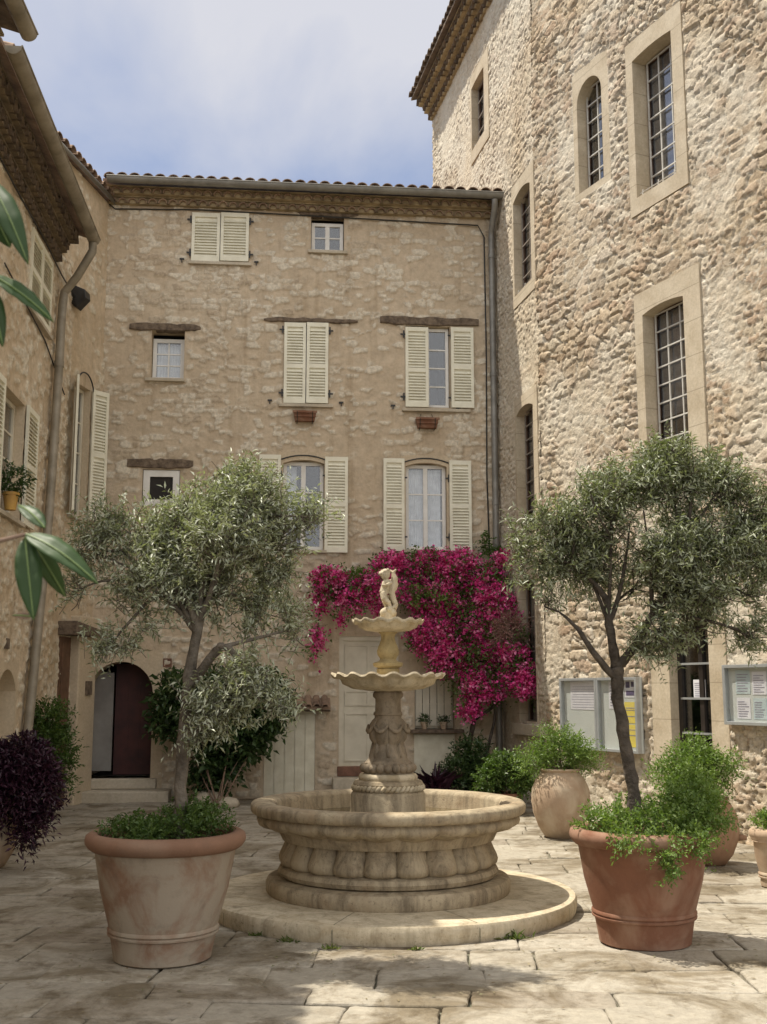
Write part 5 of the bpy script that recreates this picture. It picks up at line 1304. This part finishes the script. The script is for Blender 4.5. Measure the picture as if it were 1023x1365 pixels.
br = [RBl(895, 640, 62, 40, 0, 1.1), RBl(960, 650, 55, 44, .1, 1.1), RBl(1010, 690, 40, 52, .1, .9), RBl(815, 680, 62, 38, -.1, 1.1), RBl(745, 705, 48, 38, 0, .9), RBl(715, 750, 34, 42, .1, .8), RBl(780, 745, 62, 40, .1, 1.1),
      RBl(870, 720, 80, 48, -.2, 1.3), RBl(955, 730, 66, 50, 0, 1.2), RBl(850, 780, 56, 38, .2, .9), RBl(925, 790, 62, 40, -.1, 1.1), RBl(985, 785, 40, 42, 0, .8), RBl(1003, 845, 26, 30, -.1, .7), RBl(880, 845, 36, 40, -.2, .9), RBl(735, 800, 30, 22, 0, .6), RBl(910, 590, 26, 14, 0, .5), RBl(940, 838, 30, 26, 0, .8), RBl(845, 655, 52, 40, -.1, 1.3), RBl(810, 660, 40, 34, .1, 1), RBl(800, 715, 40, 34, .1, .8), RBl(880, 860, 34, 30, -.1, .8), RBl(900, 690, 60, 40, .2, .9), RBl(700, 720, 26, 24, .1, .5), RBl(770, 800, 34, 18, 0, .5), RBl(965, 820, 40, 28, 0, .8), RBl(1010, 760, 34, 50, .1, .8), RBl(880, 620, 40, 24, .1, .7)]
g0 = RT(822, 890); g1 = RT(812, 832)
olive(PR+Vector((0, 0, .67)), [([RT(848, 1098), RT(843, 1050), RT(833, 985), RT(824, 930), g0], [.048, .041, .038, .041, .047]),
      ([g0, g1, RT(808, 800), RT(790, 775), RT(760, 750)], [.036, .028, .022, .014, .008]), ([g0+Vector((0, 0, -.08)), RT(795, 875, -.05), RT(770, 838, -.05), RT(745, 815)], [.026, .022, .014, .006]),
      ([g0, RT(842, 868), RT(870, 820), RT(900, 770), RT(930, 730)], [.036, .030, .024, .016, .008]), ([g1, RT(826, 790), RT(835, 740), RT(840, 700)], [.02, .016, .01, .005])],
      br, 3200, 'dark green olive tree with dark trunk in the reddish pot', M_BARK, M_OLIVE2, 12,
      [(RT(870, 820), .018, (7, 8, 10, 11, 13, 16, 12), .03), (g1, .016, (3, 6, 9), .02), (RT(760, 750), .010, (4, 5), .02), (RT(745, 815), .008, (14,), 0), (RT(900, 770), .016, (0, 1, 2, 15), .03)])

# ---------------------------------------------------------------- planting
def shrub(name, label, cat, blobs, n, per, L, Wd, mat, base, seed, group=None, stems=0, **k):
    T = thing(name, label, cat, base, group)
    foliage('leaves', blobs, n, per, L, Wd, mat, T, seed, **k)
    if stems:
        r = random.Random(seed); mb = MB(); b = Vector(base)
        for i in range(stems):
            e = Vector(blobs[i % len(blobs)][0])+Vector((r.uniform(-1, 1)*blobs[i % len(blobs)][1][0]*.5, r.uniform(-.1, .1), 0)); m = b.lerp(e, .5)+Vector((r.uniform(-.05, .05), 0, 0))
            mb.tube([b+Vector((r.uniform(-.04, .04), r.uniform(-.04, .04), 0)), m, e], [.010, .007, .003], 5)
        mb.build('stems', M_TWIG, T)
    return T
# ground cover in the two big pots
c = PL+Vector((0, 0, .72)); shrub('pot_ground_cover', 'low green ground cover around the left olive trunk in the lime-stained pot', 'ground cover plant',
    [((c.x+dx, c.y+dy, c.z+.03+h), (.15, .15, .06+h)) for dx, dy, h in ((-.24, 0, 0), (-.05, -.18, 0), (.16, -.08, .04), (.26, .08, .05), (0, .22, .02), (-.2, .18, 0), (.1, .1, .06), (-.1, -.05, 0))], 750, 8, .026, .014, M_GREEN, c, 81, twl=.09, up=.5, shell=.1)
c = PR+Vector((0, 0, .70)); shrub('pot_ground_cover', 'bushy fresh green foliage spilling over the rim of the reddish pot', 'ground cover plant',
    [((c.x+dx, c.y+dy, c.z+dz), (rx, .16, rz)) for dx, dy, dz, rx, rz in ((-.30, -.05, .04, .14, .09), (-.12, -.2, .05, .18, .12), (.1, -.25, .06, .18, .12), (.30, -.15, .08, .16, .14), (.40, -.1, .10, .16, .14), (.05, -.42, -.06, .10, .10), (.24, -.40, -.03, .12, .08), (-.15, -.40, -.02, .12, .07), (.04, -.47, -.16, .04, .07), (.0, .15, .08, .25, .12), (.36, .15, .22, .2, .2), (.30, .05, .16, .18, .16))], 1500, 8, .026, .015, M_LTGREEN, c, 82, twl=.11, up=.3, shell=.1)
def shr_at(px, py, Y, rx, ry, rd=None): return blob(px, py, Y, rx, ry, rd)
shrub('urn_shrub', 'feathery green shrub growing in the urn beside the left notice board', 'shrub', [shr_at(745, 1008, U1.y, 42, 22), shr_at(715, 1015, U1.y, 24, 18), shr_at(780, 1015, U1.y, 26, 16), shr_at(742, 985, U1.y, 28, 16), shr_at(765, 1000, U1.y-.1, 25, 18)], 900, 8, .036, .013, M_LTGREEN, U1+Vector((0, 0, .72)), 83, twl=.22, up=.5, stems=8, shell=.2)
shrub('urn_shrub', 'dense green shrub spreading over the urn behind the right olive pot', 'shrub', [shr_at(925, 1022, U2.y-.1, 46, 24), shr_at(890, 1034, U2.y-.1, 24, 18), shr_at(958, 1026, U2.y-.05, 30, 22), shr_at(925, 1000, U2.y, 24, 14), shr_at(935, 1052, U2.y-.2, 30, 20), shr_at(920, 1080, U2.y-.3, 30, 20), shr_at(900, 1100, U2.y-.3, 24, 14)], 1300, 8, .034, .014, M_LTGREEN, U2+Vector((0, 0, .58)), 84, twl=.2, up=.35, stems=8, shell=.2)
shrub('pot_plant', 'small sparse plant in the clay pot at the right edge', 'plant', [shr_at(1020, 1096, PS.y, 18, 10)], 90, 7, .03, .014, M_LTGREEN, PS+Vector((0, 0, .43)), 85, twl=.1, up=.5)
shrub('purple_plant', 'dark purple trailing plant spilling from the clay pot at the left edge', 'plant', [shr_at(0, 1015, 10.5, 36, 26, .35), shr_at(34, 1000, 10.5, 26, 22, .25), shr_at(18, 1050, 10.4, 36, 38, .35), shr_at(55, 1045, 10.4, 22, 36, .2), shr_at(-25, 1040, 10.5, 40, 60, .35), shr_at(45, 1090, 10.35, 16, 26, .12), shr_at(30, 1115, 10.3, 10, 18, .08), shr_at(56, 1024, 10.4, 16, 20, .15)], 1900, 8, .060, .020, M_PURPLE, PP_+Vector((0, 0, .55)), 86, twl=.18, up=-.1, droop=.15, shell=.1)
shrub('corner_plant', 'green bushy plant in the corner under the dark side door', 'plant', [shr_at(70, 960, 14.6, 26, 24), shr_at(60, 985, 14.5, 26, 24), shr_at(80, 1000, 14.5, 20, 24), shr_at(50, 1020, 14.4, 26, 24), shr_at(78, 1030, 14.5, 22, 22)], 700, 8, .06, .022, M_GREEN, onground(60, 1085), 87, twl=.22, up=.3, stems=8)
# climber by the arched doorway
cl = [shr_at(240, 925, 16.6, 34, 26, .3), shr_at(225, 960, 16.6, 22, 26, .25), shr_at(285, 960, 16.5, 50, 36, .4), shr_at(330, 965, 16.5, 44, 36, .35), shr_at(300, 920, 16.6, 44, 30, .3), shr_at(355, 935, 16.5, 32, 40, .3), shr_at(290, 1010, 16.5, 28, 34, .3), shr_at(275, 1035, 16.5, 22, 22, .25), shr_at(320, 995, 16.5, 26, 16, .25)]
shrub('leafy_climber', 'dark broad-leaved climber on the wall between arched doorway and shed door', 'climber', cl, 1500, 7, .10, .055, M_DKGREEN, onground(290, 1075), 88, twl=.26, up=-.05, stems=9, shell=.3)
for k, (x, y, s, lab) in enumerate(((278, 1068, .20, 'larger mossy rock at the foot of the dark climber'), (305, 1072, .14, 'smaller mossy rock right of the larger one below the climber'), (250, 1074, .12, 'flat little rock between doorstep and climber'))):
    p = onground(x, y+4); mb = MB(); r = random.Random(k); mb.lathe(p, [(s*.7, -.02), (s*1.1, .02), (s*1.1, s*.45), (s*.75, s*.8), (.02, s*.9)], 12)
    mb.V = [v+Vector((r.uniform(-1, 1), r.uniform(-1, 1), r.uniform(-.5, 1)))*s*.13 for v in mb.V]
    tag(mb.build('rock', M_SILL, loc=p, smooth=True), lab, 'rock', 'rocks below the climber')
# bougainvillea
def bougainvillea():
    base = onground(622, 1064); base.y = min(base.y, 17.1); T = thing('bougainvillea', 'big magenta bougainvillea draped over the back wall into the corner', 'climber', base)
    def bb(x, y, rx, ry, Y=17.1, rd=.3, w=1): return blob(x, y, Y, rx, ry, rd, w)
    B = [bb(440, 775, 24, 18, 16.9, .25), bb(470, 795, 30, 18, 16.9, .25), bb(500, 780, 30, 18, 16.9), bb(427, 800, 10, 26, 16.95, .12, .8), bb(425, 850, 9, 18, 16.95, .1, .8), bb(416, 876, 5, 8, 16.95, .06, .6), bb(520, 752, 24, 12), bb(560, 752, 40, 16), bb(605, 752, 36, 20), bb(645, 775, 30, 30),
         bb(575, 790, 40, 30), bb(620, 805, 44, 38), bb(660, 815, 30, 36, 16.9), bb(600, 840, 44, 26), bb(562, 845, 20, 22, 17, .2), bb(640, 860, 40, 36, 16.9), bb(600, 875, 30, 24, 17), bb(628, 905, 28, 30, 16.9, .25), bb(626, 945, 14, 14, 16.85, .15), bb(690, 870, 22, 26, 16.5, .25), bb(705, 905, 14, 26, 16.3, .2), bb(680, 905, 16, 20, 16.6, .2), bb(668, 745, 8, 10, 17, .1, .7), bb(455, 825, 10, 8, 16.9, .1, .5), bb(655, 925, 16, 12, 16.8, .2, .8), bb(508, 815, 16, 12, 17, .1, .5)]
    clip = lambda P: (P[:, 1] < 17.1+(P[:, 0]+4.41)*.0945-.02) & ((P[:, 0]-2.255)*-1-.205*(P[:, 1]-15.775) > .02)
    foliage('flowers', clumps(B, 9, .40, 77)+B[::2], 7200, 7, .046, .040, M_MAG, T, 90, twl=.20, up=.15, spread=1.1, shell=.35, clip=clip, outw=.5, gaps=0)
    foliage('leaves', B, 2300, 6, .055, .030, M_GREEN, T, 91, twl=.26, up=.2, spread=1.1, shell=.1, clip=clip)
    foliage('leaf_clump', [bb(580, 800, 30, 14, 16.85, .1), bb(560, 790, 20, 8, 16.85, .1), bb(490, 768, 18, 8, 16.9, .1), bb(475, 770, 12, 10, 16.9, .1)], 150, 6, .055, .028, M_LTGREEN, T, 92, twl=.15, clip=clip)
    tw = [bb(680, 840, 22, 26, 16.6, .15)]
    foliage('withered_spray', tw, 260, 5, .05, .012, M_WITHER, T, 93, twl=.3, up=.2, twig_r=.004, twig_mat=M_TWIG, shell=.2)
    b = base; P = lambda x, y, Y=17.0: at(x, y, Y)
    limb_mesh([([b, P(624, 1010), P(632, 960), P(640, 920), P(635, 850), P(600, 790)], [.05, .042, .035, .03, .022, .01]), ([P(632, 960), P(668, 930, 16.9), P(675, 880, 16.8), P(690, 850, 16.6)], [.028, .022, .016, .008]),
               ([P(635, 850), P(580, 790), P(520, 770), P(450, 775, 16.95), P(428, 800, 16.95), P(424, 870, 16.95)], [.02, .016, .012, .009, .006, .003]), ([b+Vector((.15, 0, 0)), P(650, 1000), P(660, 950), P(650, 900)], [.03, .025, .02, .01])], M_BARK, T, 'trunk', 7, 5)
M_WITHER = m_leaf('withered_bract', [(.35,.17,.17), (.45,.28,.24), (.28,.12,.13)], None, .3, .7, (1, .8, .7))
bougainvillea()
ag = onground(578, 1072); ag = Vector((at(580, 1050, 15.9).x, 15.9, 0)); T = thing('spiky_plant', 'dark spiky plant behind the fountain rim', 'plant', ag)
r_ = np.random.default_rng(5); n = 70; th = r_.uniform(0, 6.28, n); el = r_.uniform(.3, 1.3, n); D = np.stack([np.cos(th)*np.cos(el), np.sin(th)*np.cos(el), np.sin(el)], 1)
o_ = np.array([ag+Vector((0, 0, .22))]*n)+r_.normal(size=(n, 3))*.06
V_, F_ = leaf_batch(o_, D, unit(np.array([0, 0, 1.])+r_.normal(size=(n, 3))*.2), r_.uniform(.28, .46, n), np.full(n, .045), droop=.25); np_mesh('leaves', V_, F_, M_PURPLE, tuple(ag), {'rnd': np.repeat(r_.uniform(0, 1, n), 4)}, T, False)
mb = MB(); mb.lathe(ag, [(.12, 0), (.17, .22), (.18, .25), (.14, .25), (.13, .2)], 24); mb.build('pot', M_TERRA_R, T, smooth=True, auto=50)
c = Vector((at(672, 1050, 15.2).x, 15.2, 0)); T = shrub('corner_shrub', 'rounded grey-green shrub in a low pot beside the buff urn', 'shrub', [shr_at(675, 1025, 15.2, 28, 22), shr_at(655, 1040, 15.2, 20, 18), shr_at(695, 1040, 15.1, 18, 18)], 650, 7, .05, .024, M_GREEN, c, 94, twl=.16, up=.4, stems=6)
mb = MB(); mb.lathe(c, [(.16, 0), (.23, .22), (.25, .22), (.25, .27), (.2, .27), (.19, .2)], 30); mb.build('pot', M_TERRA_R, T, smooth=True, auto=50)
shrub('shade_shrub', 'dark leafy shrub at the foot of the bougainvillea trunk', 'shrub', [shr_at(610, 1030, 16.3, 26, 22), shr_at(640, 1040, 16.4, 24, 24), shr_at(630, 1005, 16.5, 24, 22), shr_at(600, 1050, 16.2, 20, 14)], 650, 7, .06, .028, M_DKGREEN, onground(622, 1070), 95, twl=.18, up=.3, stems=5)
shrub('wall_creeper', 'thin green creeper around the downpipe above the bougainvillea', 'climber', [shr_at(655, 735, 17.45, 16, 8, .05), shr_at(648, 720, 17.45, 8, 10, .05), shr_at(665, 770, 17.4, 8, 22, .05)], 90, 6, .05, .03, M_GREEN, at(655, 745, 17.45), 96, twl=.14)

# weeds around the plinth
def weed(px, py, s, label, k):
    p = onground(px, py); r2 = np.random.default_rng(k); n = 46
    th = r2.uniform(0, 6.28, n); el = r2.uniform(.2, 1.3, n); D = np.stack([np.cos(th)*np.cos(el), np.sin(th)*np.cos(el), np.sin(el)], 1)
    P_ = np.array([p]*n)+np.stack([r2.normal(0, s*.5, n), r2.normal(0, s*.2, n), np.full(n, .0)], 1)
    V_, F_ = leaf_batch(P_, D, unit(np.array([0, 0, 1.])+r2.normal(size=(n, 3))*.4), r2.uniform(.03, .09, n)*s/.1, np.full(n, .010), droop=.3)
    o = np_mesh('weed_tuft', V_, F_, M_GRASS, tuple(p), {'rnd': np.repeat(r2.uniform(0, 1, n), 4)}, None, False); tag(o, label, 'weed', 'weeds round the fountain plinth')
weed(682, 1252, .11, 'largest weed tuft right of centre against the plinth front', 1)
weed(384, 1256, .07, 'weed tuft left of centre against the plinth front', 2)
weed(346, 1248, .06, 'leftmost small weed tuft against the plinth near the left pot', 3)
weed(440, 1265, .05, 'tiny weed tuft just left of the middle of the plinth front', 4)
weed(555, 1266, .04, 'tiny weed tuft at the middle joint of the plinth front', 5)

def litter():
    r2 = np.random.default_rng(44); n = 420
    cs = [(PL.x, PL.y, .9), (PR.x, PR.y, 1.0), (0, 7.2, 1.6), (2.2, 11.5, 1.4), (1.2, 14.5, 1.6), (-3.2, 10, 1.2), (0, 6.4, 2.2)]
    k = r2.integers(0, len(cs), n); P_ = np.array([[cs[i][0], cs[i][1], 0] for i in k])+np.stack([r2.normal(0, 1, n)*[cs[i][2]*.6 for i in k], r2.normal(0, 1, n)*[cs[i][2]*.5 for i in k], np.full(n, .009)], 1)
    ok = (np.hypot(P_[:, 0]-FC.x, P_[:, 1]-FC.y) > 1.43) & (np.hypot(P_[:, 0]-PL.x, P_[:, 1]-PL.y) > .33) & (np.hypot(P_[:, 0]-PR.x, P_[:, 1]-PR.y) > .33); P_ = P_[ok]; n = len(P_)
    th = r2.uniform(0, 6.28, n); D = np.stack([np.cos(th), np.sin(th), r2.uniform(-.03, .12, n)], 1)
    V_, F_ = leaf_batch(P_, D, unit(np.array([0, 0, 1.])+r2.normal(size=(n, 3))*.15), r2.uniform(.025, .05, n), r2.uniform(.008, .016, n)); o = np_mesh('fallen_leaves', V_, F_, M_LITTER, (0, 0, 0), {'rnd': np.repeat(r2.uniform(0, 1, n), 4)}, None, False)
    tag(o, 'scattered dry fallen leaves lying on the stone paving', 'fallen leaves', kind='stuff')
M_LITTER = m_leaf('dry_leaf', [(.16,.11,.06), (.24,.19,.11), (.12,.13,.06), (.30,.25,.16)], None, .1, .7)
litter()

# thin metal stand by the corner plant
p = onground(52, 1090); a = at(42, 966, p.y); T = thing('metal_stand', 'thin pale metal stand among the green corner plant', 'stand', p)
mb = MB(); x0 = at(42, 1000, p.y).x; x1 = at(62, 1000, p.y).x
mb.tube([Vector((x0, p.y, 0)), Vector((x0, p.y, a.z-.04)), Vector((x0+.03, p.y, a.z)), Vector((x1-.03, p.y, a.z)), Vector((x1, p.y, a.z-.04)), Vector((x1, p.y, 0))], .011, 8); mb.build('hoop', M_ALU, T)
mb = MB(); mb.tube([Vector((x0, p.y, .45)), Vector((x1, p.y, .45))], .008, 6); mb.build('crossbar', M_ALU, T)

# ---------------------------------------------------------------- foreground branch, close to the camera
def big_leaf(p0, p1, w, nrm, T, bend=.1, label=None, mat=None):
    p0 = Vector(p0); p1 = Vector(p1); d = p1-p0; L = d.length; d = d/L; n = Vector(nrm); n = (n-d*n.dot(d)).normalized(); s = d.cross(n); mb = MB(); m = 14; rows = []
    for k in range(m+1):
        t = k/m; wd = w*(math.sin(math.pi*t**.85)**.8)*.5*(1-.15*t)+.0004; c = p0+d*L*t+n*(bend*L*(math.sin(math.pi*t)*.6-t*t*.2)); row = []
        for q, h in ((-1, .18), (-.5, .06), (0, -.02), (.5, .06), (1, .18)):
            wv = .06*wd*math.sin(k*1.9+q)
            row.append(len(mb.V)); mb.V.append(c+s*wd*q+n*(wd*max(h, 0)+(wv if q else 0)))
        rows.append(row)
    for k in range(m):
        for j in range(4): mb.f(rows[k][j], rows[k][j+1], rows[k+1][j+1], rows[k+1][j])
    o = mb.build('leaf', mat or M_BIGLEAF, T, smooth=True, recalc=False)
    a = o.data.attributes.new('rnd', 'FLOAT', 'POINT'); a.data.foreach_set('value', [random.random()]*len(o.data.vertices))
    so = o.modifiers.new('thick', 'SOLIDIFY'); so.thickness = .0006
    mr_ = MB(); mr_.tube([p0+d*L*t+n*(bend*L*(math.sin(math.pi*t)*.6-t*t*.2)+.0009) for t in [k/8 for k in range(9)]], [.0009]*8+[.0003], 5); mr_.build('midrib', M_RIB, o)
    return o
def branch():
    Y = 1.25; A = lambda x, y, dy=0: at(x, y, Y+dy)
    base = Vector((-.62, 1.25, 0)); T = thing('leafy_branch', 'blurred glossy green leaves of a nearby shrub at the left edge', 'shrub', base)
    mb = MB(); mb.tube([base, Vector((-.60, 1.26, .8)), Vector((-.58, 1.25, 1.4)), A(-150, 600), A(-120, 350), A(-60, 230)], [.014, .012, .010, .007, .005, .002], 8)
    mb.tube([Vector((-.58, 1.25, 1.45)), A(-90, 740), A(-20, 726), A(36, 712)], [.006, .004, .003, .0022], 6); mb.tube([A(-120, 400), A(-60, 375), A(-5, 368)], [.004, .003, .002], 6); mb.tube([A(-120, 350), A(-40, 240), A(-12, 240)], [.004, .003, .002], 6)
    mb.build('stem', M_TWIG, T, smooth=True)
    big_leaf(A(-14, 240), A(38, 350, -.03), .030, (.3, -1, .3), T, .12); big_leaf(A(-20, 262), A(14, 330, .02), .034, (.2, -1, .1), T, .05); big_leaf(A(-12, 366), A(72, 428), .026, (-.1, -.8, .9), T, .08); big_leaf(A(-14, 380), A(4, 462), .022, (.5, -1, 0), T, .05)
    big_leaf(A(34, 712), A(131, 776, -.03), .028, (.2, -.9, .6), T, .14); big_leaf(A(34, 716), A(45, 826, -.02), .030, (.25, -1, .1), T, .06); big_leaf(A(60, 704), A(24, 672, .03), .020, (0, -.7, .8), T, .12); big_leaf(A(40, 718), A(88, 796, .06), .024, (.3, -1, .2), T, .05)
    d = big_leaf(A(42, 822), A(16, 820, -.01), .008, (0, -1, .2), T, .1, mat=M_TWIG); d['label'] = 'withered brown leaf tip'
branch()
